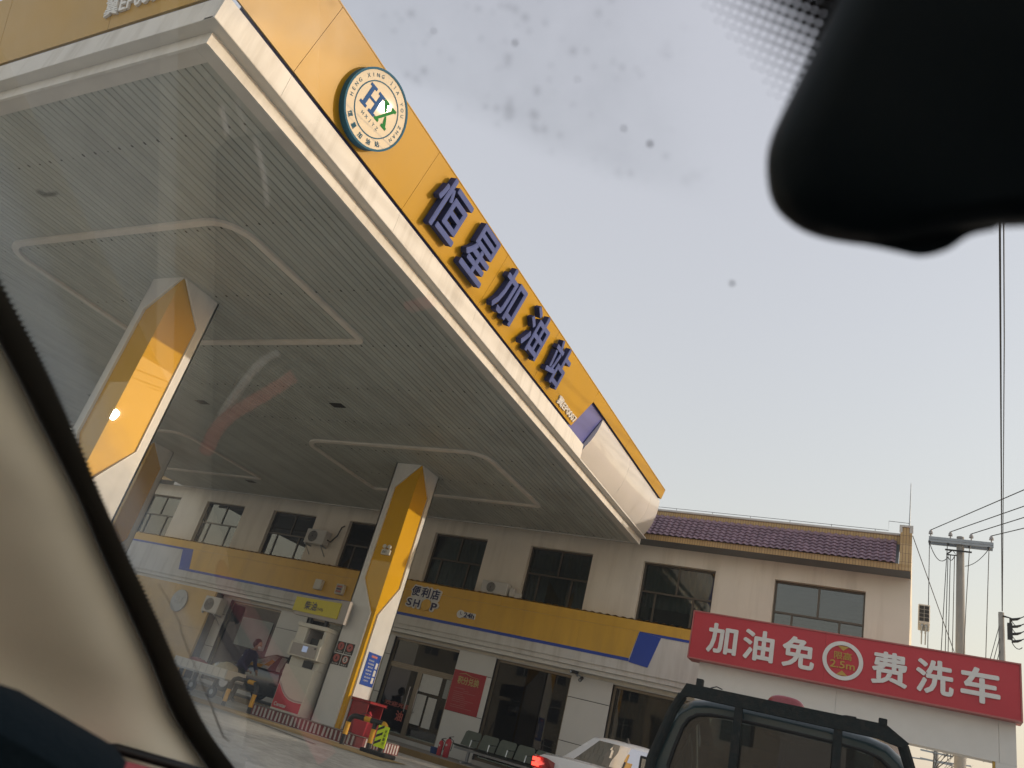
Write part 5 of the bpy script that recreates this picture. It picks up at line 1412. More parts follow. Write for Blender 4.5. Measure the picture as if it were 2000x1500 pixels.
def sedan(name, label, loc, rotz, paint, scale=1.0, group=None, lit=True, glz='car_glass'):
    t = thing(name, label, 'car', loc, group, rotz)
    t.scale = (scale,) * 3
    # lower body, y = 0 at the tail, x to the right
    st = [(0.00, 0.74, 0.40, 0.76), (0.03, 0.82, 0.30, 0.90), (0.09, 0.87, 0.24, 0.985), (0.25, 0.895, 0.22, 1.015), (0.55, 0.905, 0.22, 1.01), (0.95, 0.91, 0.22, 0.97), (2.0, 0.91, 0.22, 0.95),
          (3.1, 0.905, 0.22, 0.95), (3.45, 0.90, 0.22, 0.955), (3.9, 0.885, 0.22, 0.88), (4.25, 0.86, 0.24, 0.79), (4.42, 0.80, 0.30, 0.70), (4.5, 0.70, 0.40, 0.58)]
    rings = []
    for y, w_, zb, zt in st:
        h = zt - zb
        prof = [(0, zb), (w_ * 0.85, zb), (w_ * 0.96, zb + 0.06 * h), (w_, zb + 0.25 * h), (w_, zb + 0.60 * h), (w_ * 0.985, zb + 0.80 * h), (w_ * 0.95, zb + 0.93 * h), (w_ * 0.84, zb + 0.99 * h), (w_ * 0.45, zt + 0.012), (0, zt + 0.018)]
        ring = [(x, y - 0.02 * (x / max(w_, .1)) ** 2 * (1 if y > 4 else -1) * (1 if y < 0.3 or y > 4 else 0), z) for x, z in prof] + [(-x, y - 0.02 * (x / max(w_, .1)) ** 2 * (1 if y > 4 else -1) * (1 if y < 0.3 or y > 4 else 0), z) for x, z in prof[-2:0:-1]]
        rings.append(ring)
    mb = MB(); mb.loft(rings, 0, cap=True)
    part('body', mb, paint, t, local=True, smooth='auto')
    # greenhouse
    def ring_at(s):
        z = 0.96 + (1.445 - 0.96) * s
        yr = 0.62 + (1.52 - 0.62) * s ** 0.85
        yf = 3.50 - (3.50 - 2.35) * s ** 0.95
        w_ = 0.80 - 0.20 * s - 0.05 * s * s
        pts_ = []
        for k in range(9):
            u = -1 + 2 * k / 8; pts_.append((w_ * 0.94 * u, yr + 0.10 * u * u * (1 - 0.3 * s), z))
        for k in range(1, 8):
            u = k / 8; pts_.append((w_ * (0.97 + 0.06 * math.sin(math.pi * u)), yr + 0.12 + (yf - yr - 0.24) * u, z))
        for k in range(9):
            u = 1 - 2 * k / 8; pts_.append((w_ * 0.92 * u, yf - 0.12 * u * u, z))
        for k in range(1, 8):
            u = 1 - k / 8; pts_.append((-w_ * (0.97 + 0.06 * math.sin(math.pi * u)), yr + 0.12 + (yf - yr - 0.24) * u, z))
        return pts_
    levels = [0, 0.2, 0.45, 0.7, 0.9]
    RG = [ring_at(s) for s in levels]
    groups = {'rear_window': (range(0, 8), glz), 'windscreen': (range(16, 24), glz), 'side_window': (list(range(9, 12)) + [13, 14], glz), 'side_window.': (list(range(25, 28)) + [29, 30], glz)}
    used = set()
    for nm, (ks, mt) in groups.items():
        mb = MB(); n = len(RG[0])
        for i in range(len(RG) - 1):
            for k in ks:
                if nm.startswith('rear') and (k in (0, 7)) : continue
                k2 = (k + 1) % n
                mb.add([RG[i][k], RG[i][k2], RG[i + 1][k2], RG[i + 1][k]], [(0, 1, 2, 3)]); used.add((i, k))
        b_ = part(nm.strip('.'), mb, mt, t, local=True, smooth=True)
        if nm == 'rear_window': rw = b_
    mb = MB(); n = len(RG[0])
    for i in range(len(RG) - 1):
        for k in range(n):
            if (i, k) in used: continue
            k2 = (k + 1) % n
            mb.add([RG[i][k], RG[i][k2], RG[i + 1][k2], RG[i + 1][k]], [(0, 1, 2, 3)])
    top = [RG[-1], ring_at(0.965), [(x * 0.9, 1.9 + (y - 1.9) * 0.93, 1.452) for x, y, z in ring_at(1.0)], [(x * 0.5, 1.9 + (y - 1.9) * 0.5, 1.472) for x, y, z in ring_at(1.0)]]
    mb.loft(top, 0, cap=False)
    mb.add(top[-1], [tuple(range(n))])
    part('roof', mb, paint, t, local=True, smooth='auto')
    mb = MB(); mb.box(-0.74, 0.9, 0.55, 0.74, 3.3, 0.955); mb.box(-0.60, 1.35, 0.955, 0.60, 1.60, 1.10); part('cabin', mb, 'dash', t, local=True)
    # lamps
    for s_ in (-1, 1):
        pts_ = [(s_ * 0.50, 0.005, 0.80), (s_ * 0.50, 0.005, 0.90), (s_ * 0.62, 0.0, 0.935), (s_ * 0.80, 0.03, 0.945), (s_ * 0.885, 0.16, 0.95), (s_ * 0.90, 0.22, 0.90), (s_ * 0.885, 0.12, 0.80), (s_ * 0.80, 0.015, 0.77)]
        mb = MB(); mb.prism(pts_, (0, -0.035, 0)); lam = part('tail_lamp', mb, 'lamp_red', t, local=True, bevel=0.006)
        if lit:
            for k in range(2):
                z0 = 0.80 + k * 0.068
                mb = MB(); mb.prism([(s_ * 0.71, -0.042, z0), (s_ * 0.84, -0.008, z0), (s_ * 0.84, -0.008, z0 + 0.05), (s_ * 0.71, -0.042, z0 + 0.05)], (0, -0.012, 0)); part('brake_light', mb, 'lamp_lit', lam, local=True)
    if lit:
        for k in range(6):
            x0 = -0.165 + k * 0.056
            mb = MB(); mb.box(x0, 0.585, 1.00, x0 + 0.044, 0.60, 1.024); part('high_brake_light', mb, 'lamp_lit', t, local=True)
        # ring emblem with strokes
        mb = MB(); mb.ring((0, -0.006, 0.86), (0, -1, 0), 0.052, 0.064, 0.012, 30)
        for a_, b_ in (((-0.036, 0.898), (-0.008, 0.846)), ((0.036, 0.898), (0.008, 0.846)), ((-0.05, 0.872), (-0.024, 0.812)), ((-0.024, 0.812), (0, 0.856)), ((0, 0.856), (0.024, 0.812)), ((0.024, 0.812), (0.05, 0.872))):
            d_ = (Vector((b_[0], 0, b_[1])) - Vector((a_[0], 0, a_[1]))).normalized(); q = Vector((-d_.z, 0, d_.x)) * 0.006
            A2 = Vector((a_[0], -0.008, a_[1])); B2 = Vector((b_[0], -0.008, b_[1]))
            mb.prism([A2 - q, B2 - q, B2 + q, A2 + q], (0, -0.008, 0))
        part('emblem', mb, 'far_win', t, local=True, recalc=False)
    mb = MB(); mb.loft([[(-0.02, 1.60, 1.465), (0.02, 1.60, 1.465), (0.02, 1.78, 1.465), (-0.02, 1.78, 1.465)], [(-0.006, 1.60, 1.54), (0.006, 1.60, 1.54), (0.006, 1.64, 1.54), (-0.006, 1.64, 1.54)]]); part('antenna', mb, 'black', t, local=True)
    mb = MB(); mb.box(-0.26, -0.022, 0.60, 0.26, -0.002, 0.72); part('number_plate', mb, 'notice_blue', t, local=True)
    for s_ in (-1, 1):
        mb = MB(); mb.box(min(s_ * 0.92, s_ * 1.08), 2.95, 0.93, max(s_ * 0.92, s_ * 1.08), 3.05, 1.06); part('door_mirror', mb, paint, t, local=True, bevel=0.03)
        for yy_ in (0.85, 3.55): wheel(t, s_ * 0.80, yy_, 0.31, 0.31, 0.2, s_)
    return t
sedan('sedan', 'white sedan with lit red tail lamps ahead beyond the pickup', (-4.05, 11.40, -0.21), 0.0, 'paint_white')
sedan('sedan', 'black car parked along the shopfront behind the dispenser', (-13.4, 17.45, 0.12), R(90), 'paint_black', 0.86, lit=False, glz='truck_glass')

# pickup ahead
PG = -0.46
t = thing('pickup_truck', 'dark green pickup cab with black rack and red roof beacon just ahead', 'pickup', (-0.75, 5.75, PG), rotz=R(6))
def zz(z): return z - PG
out = [(0.0, 1.405), (0.30, 1.402), (0.50, 1.39), (0.62, 1.365), (0.70, 1.31), (0.755, 1.22), (0.80, 1.08), (0.845, 0.92), (0.87, 0.72), (0.88, 0.40), (0.86, 0.05)]
full = [(x, z) for x, z in out] 
outline = [(-x, z) for x, z in out[::-1]] + out[1:]
def ring_v(v, sc=1.0, dz=0.0, cut=None):
    return [(x * sc, v, zz(z if cut is None else min(z, cut)) + dz) for x, z in outline]
win = [(0.0, 1.295), (0.30, 1.293), (0.48, 1.285), (0.575, 1.265), (0.63, 1.225), (0.665, 1.16), (0.70, 1.02), (0.725, 0.90), (0.71, 0.86), (0.5, 0.845), (0.0, 0.84)]
# back panel: ring between outline and window
mb = MB()
wl = [(-x, z) for x, z in win[::-1]] + win[1:]
def drop(z, k): return z - k * max(0.0, min(1.0, (z - 1.0) / 0.3))
ol = [(x * 0.97, drop(z, 0.062)) for x, z in outline]
o3 = [(x, 0.06, zz(z)) for x, z in ol]; w3 = [(x, 0.06, zz(z)) for x, z in wl]; w4 = [(x, 0.10, zz(z)) for x, z in wl]
n = len(o3)
for k in range(n - 1):
    mb.add([o3[k], o3[k + 1], w3[k + 1], w3[k]], [(0, 1, 2, 3)])
    mb.add([w3[k], w3[k + 1], w4[k + 1], w4[k]], [(0, 1, 2, 3)])
mb.add([o3[-1], o3[0], w3[0], w3[-1]], [(0, 1, 2, 3)])
rr = [[(x, 0.06, zz(z)) for x, z in ol], [(x * 0.985, 0.068, zz(drop(z, 0.036))) for x, z in outline], [(x * 0.995, 0.095, zz(drop(z, 0.014))) for x, z in outline], [(x * 1.0, 0.15, zz(z)) for x, z in outline], [(x, 0.9, zz(z) + 0.01) for x, z in outline], [(x, 1.25, zz(min(z, 1.385))) for x, z in outline], [(x * 1.005, 1.8, zz(min(z, 0.80))) for x, z in outline]]
mb.loft(rr[:6], 0, cap=False, closed=False)
part('cab', mb, 'paint_green', t, local=True, smooth='auto')
mb = MB(); mb.loft([[(x, 1.25, zz(min(z, 1.38))) for x, z in outline], [(x * 1.0, 1.78, zz(min(z, 0.82))) for x, z in outline]], 0, cap=False, closed=False)
part('windscreen', mb, 'truck_glass', t, local=True)
mb = MB(); mb.loft([[(x, 1.781, zz(min(z, 0.81))) for x, z in outline], [(x * 0.98, 2.7, zz(min(z, 0.66))) for x, z in outline], [(x * 0.9, 2.95, zz(min(z, 0.45))) for x, z in outline]], 0, cap=True)
part('bonnet', mb, 'paint_green', t, local=True, smooth='auto')
mb = MB(); mb.add([(x, 0.085, zz(z)) for x, z in wl], [tuple(range(len(wl)))]); rwn = part('rear_window', mb, 'truck_glass', t, local=True)
mb = MB()
seal = [(x, 0.056, zz(z)) for x, z in wl]; seal.append(seal[0])
mb.tube(seal, 0.010, 6, cap=False); part('seal', mb, 'rubber', rwn, local=True)
for k_ in range(5):
    mb = MB(); mb.tube([(-0.62, 0.088, zz(0.92 + 0.075 * k_)), (0.62, 0.088, zz(0.92 + 0.075 * k_))], 0.0012, 4); part('heater_wire', mb, 'wire', rwn, local=True)
for s_ in (-1, 1):
    mb = MB(); mb.prism([(s_ * 0.852, 0.25, zz(0.90)), (s_ * 0.852, 1.20, zz(0.88)), (s_ * 0.74, 1.10, zz(1.28)), (s_ * 0.745, 0.28, zz(1.27))], (s_ * 0.012, 0, 0.002)); part('side_window', mb, 'truck_glass', t, local=True)
# cab furniture
mb = MB(); mb.box(-0.80, 0.12, zz(0.05), 0.80, 1.75, zz(0.15)); part('cab_floor', mb, 'dash', t, local=True)
for s_ in (-1, 1):
    mb = MB(); mb.box(s_ * 0.36 - 0.24, 0.30, zz(0.16), s_ * 0.36 + 0.24, 0.42, zz(0.88)); mb.box(s_ * 0.36 - 0.24, 0.421, zz(0.16), s_ * 0.36 + 0.24, 0.85, zz(0.36)); part('seat', mb, 'trousers', t, local=True, bevel=0.03)
mb = MB(); mb.box(-0.78, 1.45, zz(0.35), 0.78, 1.77, zz(0.74)); part('dashboard', mb, 'dash', t, local=True, bevel=0.03)
mb = MB()
rp = []
for k in range(33):
    a_ = 2 * math.pi * k / 32
    rp.append((-0.02 + 0.19 * math.cos(a_), 1.18 + 0.07 * math.sin(a_), zz(0.88) + 0.18 * math.sin(a_)))
mb.tube(rp, 0.014, 8, cap=False); sw = part('steering_wheel', mb, 'red_deep', t, local=True, smooth=True)
mb = MB(); mb.tube([(-0.02, 1.18, zz(0.88)), (-0.02, 1.42, zz(0.72))], 0.03, 8); mb.tube([(-0.2, 1.18, zz(0.88)), (0.16, 1.18, zz(0.88))], 0.015, 6); part('spokes', mb, 'dash', sw, local=True)
# rack behind the cab
beam = [(-0.66, 1.435), (0.55, 1.455), (0.60, 1.45), (0.72, 1.375), (0.70, 1.345), (0.55, 1.372), (-0.64, 1.362), (-0.705, 1.335)]
mb = MB(); mb.prism([(x, -0.06, zz(z)) for x, z in beam], (0, 0.05, 0)); rk = part('rack_beam', mb, 'rack', t, local=True, bevel=0.004)
for x in (-0.30, 0.318):
    mb = MB(); mb.box(x - 0.026, -0.055, zz(0.42), x + 0.026, -0.015, zz(1.368)); part('rack_bar', mb, 'rack', t, local=True, bevel=0.004)
for s_, xs0 in ((-1, 0.68), (1, 0.695)):
    mb = MB(); mb.tube([(s_ * xs0, -0.03, zz(1.355)), (s_ * 0.735, 0.0, zz(1.25)), (s_ * 0.785, 0.01, zz(1.08)), (s_ * 0.83, 0.01, zz(0.92)), (s_ * 0.86, 0.01, zz(0.42))], 0.034, 10); part('rack_leg', mb, 'rack', t, local=True)
for x, zt_ in ((-0.575, 1.487), (0.575, 1.492)):
    mb = MB(); mb.box(x - 0.024, -0.06, zz(1.437), x + 0.024, -0.01, zz(zt_)); part('rack_stub', mb, 'rack', t, local=True, bevel=0.003)
for a_, b_ in (((-0.50, 1.452), (-0.42, 1.446)), ((0.30, 1.452), (0.42, 1.458))):
    mb = MB(); mb.tube([(a_[0], -0.04, zz(a_[1]) - 0.008), ((a_[0] + b_[0]) / 2, -0.045, zz(a_[1]) + 0.008), (b_[0], -0.05, zz(b_[1]) + 0.004)], 0.004, 5); part('tie_wire', mb, 'dark', t, local=True)
# beacon
mb = MB(); rings = []
for k in range(7):
    a_ = (math.pi / 2) * k / 6
    sc_, h_ = math.cos(a_) ** 0.5 if k < 6 else 0.25, math.sin(a_)
    rings.append([( -0.012 + 0.135 * sc_ * math.copysign(abs(math.cos(2 * math.pi * j / 24)) ** 0.7, math.cos(2 * math.pi * j / 24)), 0.16 + 0.06 * sc_ * math.sin(2 * math.pi * j / 24), zz(1.405) + 0.118 * h_) for j in range(24)])
mb.loft(rings, 0, cap=True); part('beacon', mb, 'dome_red', t, local=True, smooth='auto', label='red roof beacon')
for s_ in (-1, 1):
    mb = MB(); mb.tube([(s_ * 0.86, 1.25, zz(0.86)), (s_ * 1.0, 1.22, zz(0.88))], 0.014, 6); mb.box(min(s_ * 0.98, s_ * 1.12), 1.17, zz(0.70), max(s_ * 0.98, s_ * 1.12), 1.23, zz(0.95)); mm = part('door_mirror', mb, 'black', t, local=True, bevel=0.02)
    mb = MB(); mb.box(min(s_ * 1.0, s_ * 1.10), 1.1665, zz(0.72), max(s_ * 1.0, s_ * 1.10), 1.1695, zz(0.93)); part('mirror_glass', mb, 'chrome', mm, local=True)
# load bed and running gear
mb = MB()
mb.box(-0.82, -1.75, zz(0.10), 0.82, -0.08, zz(0.16))
mb.box(-0.84, -1.75, zz(0.10), -0.79, -0.08, zz(0.42)); mb.box(0.79, -1.75, zz(0.10), 0.84, -0.08, zz(0.42)); mb.box(-0.789, -1.75, zz(0.161), 0.789, -1.70, zz(0.42)); mb.box(-0.789, -0.13, zz(0.161), 0.789, -0.08, zz(0.42))
part('load_bed', mb, 'paint_green', t, local=True)
for s_ in (-1, 1):
    for yy_ in (-0.85, 2.1): wheel(t, s_ * 0.72, yy_, 0.30, 0.30, 0.2, s_)

# ================================================================== PERSON, CART AND BAG
def skin_body(name, parent, joints, edges, radii, mat, root=0):
    me = bpy.data.meshes.new(name)
    me.from_pydata(joints, edges, [])
    o = link(name, me, parent)
    me.materials.append(M[mat])
    sk = o.modifiers.new('skin', 'SKIN')
    sk.use_smooth_shade = True
    for i, r in enumerate(radii):
        v = me.skin_vertices[0].data[i]
        v.radius = (r, r) if not isinstance(r, tuple) else r
        v.use_root = (i == root)
    ss = o.modifiers.new('sub', 'SUBSURF'); ss.levels = 2; ss.render_levels = 2
    dg = bpy.context.evaluated_depsgraph_get()
    m2 = bpy.data.meshes.new_from_object(o.evaluated_get(dg))
    o.modifiers.clear(); o.data = m2
    m2.polygons.foreach_set('use_smooth', [True] * len(m2.polygons))
    return o
pp = thing('person', 'person in navy jacket and pale mask stooping over a cart', 'person', (-14.95, 15.6, 0))
J = [(-0.05, 0, 0.86), (0.0, 0, 1.02), (0.10, 0, 1.20), (0.17, 0, 1.285), (0.21, 0, 1.33),        # 0 pelvis 1 waist 2 chest 3 neck 4 skull base
     (-0.05, -0.10, 0.82), (-0.02, -0.11, 0.46), (-0.06, -0.11, 0.08), (0.06, -0.12, 0.04),         # 5-8 near leg
     (-0.05, 0.10, 0.82), (-0.06, 0.11, 0.46), (-0.10, 0.11, 0.08), (0.02, 0.12, 0.04),            # 9-12 far leg
     (0.10, -0.17, 1.20), (0.14, -0.22, 0.95), (0.30, -0.16, 0.80), (0.37, -0.14, 0.76),            # 13-16 near arm
     (0.10, 0.17, 1.20), (0.16, 0.22, 0.95), (0.34, 0.14, 0.82), (0.41, 0.12, 0.78)]                # 17-20 far arm
E_ = [(0, 1), (1, 2), (2, 3), (3, 4), (0, 5), (5, 6), (6, 7), (7, 8), (0, 9), (9, 10), (10, 11), (11, 12), (2, 13), (13, 14), (14, 15), (15, 16), (2, 17), (17, 18), (18, 19), (19, 20)]
RD = [0.14, 0.125, 0.14, 0.055, 0.05, 0.095, 0.065, 0.05, 0.04, 0.095, 0.065, 0.05, 0.04, 0.07, 0.052, 0.042, 0.03, 0.07, 0.052, 0.042, 0.03]
body = skin_body('body', pp, J, E_, RD, 'jacket')
body.data.materials.append(M['trousers']); body.data.materials.append(M['skin'])
for p_ in body.data.polygons:
    c = p_.center
    if c.z < 0.80 and c.x < 0.2: p_.material_index = 1
    if (c.z > 1.27 and c.x > 0.12) or (c.x > 0.345 and c.z < 0.85): p_.material_index = 2
def ellipsoid(c, r, rot=0.0, nu=16, nv=10, fn=None):
    mb = MB(); rings = []
    for i in range(nv + 1):
        th = math.pi * i / nv
        ring = []
        for k in range(nu):
            ph = 2 * math.pi * k / nu
            p = Vector((r[0] * math.sin(th) * math.cos(ph), r[1] * math.sin(th) * math.sin(ph), r[2] * math.cos(th)))
            if fn: p = fn(p)
            p = Matrix.Rotation(rot, 3, 'Y') @ p
            ring.append(p + Vector(c))
        rings.append(ring)
    mb.loft(rings, 0, cap=False); return mb
hc = (0.235, 0, 1.41)
hd = part('head', ellipsoid(hc, (0.098, 0.078, 0.118), 0.5), 'skin', pp, local=True, smooth=True)
part('mask', ellipsoid((0.305, 0, 1.365), (0.035, 0.055, 0.042), 0.5), 'mask', hd, local=True, smooth=True)
for s_ in (-1, 1):
    part('ear', ellipsoid((0.225, s_ * 0.078, 1.405), (0.018, 0.010, 0.028), 0.3, 8, 6), 'skin', hd, local=True, smooth=True)
    part('eye', ellipsoid((0.327, s_ * 0.03, 1.415), (0.008, 0.012, 0.006), 0.3, 8, 6), 'hair', hd, local=True, smooth=True)
part('nose', ellipsoid((0.340, 0, 1.39), (0.016, 0.012, 0.02), 0.5, 8, 6), 'skin', hd, local=True, smooth=True)
part('hair', ellipsoid((0.192, 0, 1.448), (0.118, 0.104, 0.122), 0.3, 18, 12, lambda p: p * (1 + 0.05 * math.sin(p.x * 90) * math.sin(p.y * 80 + p.z * 60))), 'hair', pp, local=True, smooth=True)
for s_ in (-1, 1):
    for k in range(5):
        sp_ = (k - 2) * 0.012
        mb = MB(); b0 = Vector((0.38 + (0.03 if s_ > 0 else 0), s_ * -0.13 + sp_ * 0.8, 0.765 + (0.02 if s_ > 0 else 0)))
        l_ = 0.05 - abs(k - 2) * 0.007
        mb.tube([b0, b0 + Vector((l_ * 0.7, sp_ * 0.3, -l_ * 0.5)), b0 + Vector((l_, sp_ * 0.3, -l_ * 1.1))], [0.009, 0.008, 0.006], 6); part('finger', mb, 'skin', body, local=True, smooth=True)
mb = MB(); mb.box(0.015, -0.205, 1.08, 0.055, -0.165, 1.10); part('sleeve_badge', mb, 'print_white', pp, local=True)

t = thing('hand_cart', 'low white sided hand cart standing left of the dispenser', 'cart', (-15.2, 14.9, 0))
mb = MB(); mb.box(-16.2, 14.55, 0.44, -14.35, 15.2, 0.48); part('bed_floor', mb, 'steel', t)
for a_, b_, c_, d_ in ((-16.2, 14.55, -14.35, 14.58), (-16.2, 15.17, -14.35, 15.2), (-16.2, 14.581, -16.17, 15.169), (-14.38, 14.581, -14.35, 15.169)):
    mb = MB(); mb.box(a_, b_, 0.481, c_, d_, 0.68); part('side_panel', mb, 'white_clean', t)
for k in range(9):
    mb = MB(); mb.box(-16.15 + k * 0.22, 14.543, 0.49, -16.12 + k * 0.22, 14.5495, 0.67); part('side_rib', mb, 'cap', t)
for x, y in ((-14.65, 14.62), (-14.65, 15.13), (-15.9, 14.62), (-15.9, 15.13)):
    mb = MB(); mb.tube([(x, y - 0.03, 0.13), (x, y + 0.03, 0.13)], 0.13, 18); wh = part('wheel', mb, 'rubber', t)
    mb = MB(); mb.tube([(x, y - 0.034, 0.13), (x, y + 0.034, 0.13)], 0.06, 12); part('rim', mb, 'steel', wh)
    mb = MB(); mb.box(x - 0.03, y - 0.05, 0.2, x + 0.03, y + 0.05, 0.439); part('caster_bracket', mb, 'dark', t)
rnd = random.Random(5)
def lumpy(c, r, seed):
    q = random.Random(seed); f = [q.uniform(5, 14) for _ in range(6)]
    return ellipsoid(c, r, 0, 24, 16, lambda p: p * (1 + 0.07 * math.sin(p.x * f[0] * 3 + 1) * math.sin(p.y * f[1] * 3) + 0.05 * math.sin(p.z * f[2] * 4 + p.x * f[3] * 3) + 0.03 * math.sin(p.y * 60 + p.z * 50)))
single('woven_sack', lumpy((-14.72, 14.87, 0.66), (0.28, 0.24, 0.18), 1), 'bag', 'crumpled pale woven sack at the end of the cart', 'sack', (-14.72, 14.87, 0.48), smooth=True)
single('cloth_bundle', lumpy((-15.75, 14.87, 0.62), (0.34, 0.22, 0.14), 2), 'red_deep', 'dark reddish cloth bundle lying in the cart bed', 'bundle', (-15.75, 14.87, 0.48), smooth=True)

# ================================================================== HOUSES ACROSS THE STREET (they show in the shop glass)
def street_house(x0, x1, h, y, label, cols, floors, wallmat):
    t = thing('street_house', label, 'house', ((x0 + x1) / 2, y - 4, -0.6))
    mb = MB(); mb.box(x0, y - 8, -0.6, x1, y, h); part('wall', mb, wallmat, t)
    mb = MB(); mb.box(x0 - 0.2, y - 8.2, h + 0.001, x1 + 0.2, y + 0.25, h + 0.35); part('roof', mb, 'tile', t)
    for f_ in range(floors):
        for c in range(cols):
            wx = x0 + (x1 - x0) * (c + 0.5) / cols; wz = 0.5 + f_ * 3.1
            mb = MB(); mb.box(wx - 0.8, y + 0.001, wz, wx + 0.8, y + 0.05, wz + 1.6); wn = part('window', mb, 'far_win', t)
            mb = MB(); mb.box(wx - 0.03, y + 0.051, wz, wx + 0.03, y + 0.08, wz + 1.6); mb.box(wx - 0.8, y + 0.051, wz + 1.0, wx + 0.8, y + 0.079, wz + 1.05); part('mullion', mb, 'cap', wn)
street_house(-44, -20, 8.2, -30, 'long ochre street house mirrored in the shop glass', 7, 3, 'far_wall')
street_house(-18, 2, 6.2, -31, 'lower cream street house mirrored in the shop glass', 5, 2, 'wall')
street_house(6, 30, 8.0, -30, 'tall ochre street house opposite the gate', 6, 3, 'far_wall')

t = thing('sun_block_house', 'unseen low flat roofed house added to keep the sun off the cars', 'house', (11, 10.5, -0.6))
mb = MB(); mb.box(7.0, 1.0, -0.6, 15.0, 20.0, 3.6); part('wall', mb, 'wall', t)  # out-of-view block added so the low sun misses the cars and cabin
mb = MB(); mb.box(6.8, 0.8, 3.601, 15.2, 20.2, 3.8); part('roof', mb, 'cap', t)
for k in range(5):
    mb = MB(); mb.box(6.96, 2.6 + 3.6 * k, 0.6, 6.999, 4.4 + 3.6 * k, 2.2); part('window', mb, 'far_win', t)

# ================================================================== THE CAR WE SIT IN
car = thing('own_car', 'interior of our own car, with beige pillar and black mirror', 'car', tuple(CAM_POS))
GA, GB = 0.65, 1.7
def GP(x, z): return Vector((x, GA - GB * z, z))
gn = Vector((0, 1, GB)).normalized()
fritR = [(-0.625, 0.34), (-0.640, 0.27), (-0.653, 0.226), (-0.660, 0.187), (-0.673, 0.153), (-0.692, 0.111), (-0.706, 0.077), (-0.722, 0.029), (-0.743, -0.019), (-0.760, -0.069), (-0.752, -0.110), (-0.735, -0.150)]
fritL = [(-0.675, 0.34), (-0.690, 0.27), (-0.698, 0.226), (-0.706, 0.187), (-0.716, 0.153), (-0.729, 0.111), (-0.747, 0.077), (-0.768, 0.029), (-0.790, -0.019), (-0.816, -0.069), (-0.815, -0.115), (-0.810, -0.150)]
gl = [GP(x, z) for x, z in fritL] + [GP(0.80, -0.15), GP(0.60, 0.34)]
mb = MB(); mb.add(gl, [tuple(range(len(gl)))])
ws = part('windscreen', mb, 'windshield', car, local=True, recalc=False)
# black band round the glass edge, with a toothed inner border
mb = MB()
def lerp_list(L_, u):
    u = max(0, min(len(L_) - 1.0001, u)); i = int(u); k = u - i
    # catmull
    p0 = L_[max(i - 1, 0)]; p1 = L_[i]; p2 = L_[i + 1]; p3 = L_[min(i + 2, len(L_) - 1)]
    return tuple(0.5 * (2 * b + (c - a) * k + (2 * a - 5 * b + 4 * c - d) * k * k + (-a + 3 * b - 3 * c + d) * k ** 3) for a, b, c, d in zip(p0, p1, p2, p3))
NT = 170
Lp, Rp = [], []
for k in range(NT * 2 + 1):
    u = k / (NT * 2) * (len(fritR) - 1)
    a_ = lerp_list(fritR, u); b_ = lerp_list(fritL, u)
    tooth = 0.0 if k % 2 else 0.0065
    Rp.append(GP(a_[0] + tooth, a_[1]) - gn * 0.0015); Lp.append(GP(b_[0] - 0.012, b_[1]) - gn * 0.0015)
for k in range(NT * 2):
    mb.add([Rp[k], Rp[k + 1], Lp[k + 1], Lp[k]], [(0, 1, 2, 3)])
part('black_border', mb, 'black', ws, local=True, recalc=False)
# printed dots beside the mirror
mb = MB()
sl_d = Vector((0, -GB, 1)).normalized()
L1 = Vector((-0.081, 0.538)); L2 = Vector((-0.050, 0.490)); dl = (L2 - L1).normalized(); nl = Vector((-dl.y, dl.x))
pit = 0.0034
for i in range(-40, 40):
    for j in range(-40, 40):
        cx_, cw_ = -0.05 + (i * 0.86 + j * 0.5) * pit, 0.515 + (j * 0.86 - i * 0.5) * pit
        dd = (Vector((cx_, cw_)) - L1).dot(nl); al = (Vector((cx_, cw_)) - L1).dot(dl)
        if dd < 0 or dd > 0.062 or al < -0.03 or al > 0.085: continue
        r = 0.00035 + 0.0021 * min(1, dd / 0.036)
        c = GP(cx_, cw_ / 1.972) - gn * 0.001
        mb.add([c + XA * r * math.cos(2 * math.pi * k / 10) + sl_d * r * math.sin(2 * math.pi * k / 10) for k in range(10)], [tuple(range(10))])
fd = part('printed_dots', mb, 'black', ws, local=True, recalc=False); fd['kind'] = 'stuff'
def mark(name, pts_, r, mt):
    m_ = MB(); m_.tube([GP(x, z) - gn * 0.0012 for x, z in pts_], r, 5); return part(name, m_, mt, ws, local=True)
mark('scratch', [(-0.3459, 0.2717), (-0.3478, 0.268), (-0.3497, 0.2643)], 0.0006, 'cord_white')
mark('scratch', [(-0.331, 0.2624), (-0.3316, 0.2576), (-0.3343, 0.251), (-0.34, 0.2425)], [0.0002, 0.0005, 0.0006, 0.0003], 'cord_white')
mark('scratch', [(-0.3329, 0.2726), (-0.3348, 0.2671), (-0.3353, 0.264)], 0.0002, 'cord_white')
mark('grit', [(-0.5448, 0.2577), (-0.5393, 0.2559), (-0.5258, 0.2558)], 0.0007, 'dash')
mark('reflection_line', [(-0.6790, 0.0573), (-0.6785, 0.046), (-0.6825, 0.0281), (-0.6888, 0.0222), (-0.6989, 0.0025), (-0.7045, -0.0132), (-0.7119, -0.0281), (-0.7175, -0.0432), (-0.7251, -0.0573), (-0.7323, -0.0738), (-0.726, -0.0784)], [0.0002, 0.0003, 0.0003, 0.0004, 0.0004, 0.0003, 0.0005, 0.0005, 0.0009, 0.0008, 0.0003], 'bark')  # thin brown thread on the glass standing in for a dashboard reflection
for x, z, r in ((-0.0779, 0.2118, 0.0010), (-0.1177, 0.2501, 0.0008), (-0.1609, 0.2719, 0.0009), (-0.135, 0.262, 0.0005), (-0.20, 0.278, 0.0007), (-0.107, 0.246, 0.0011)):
    m_ = MB(); m_.disc(GP(x, z) - gn * 0.0008, -gn, r, 0.0003, 10); part('grit', m_, 'dash', ws, local=True)
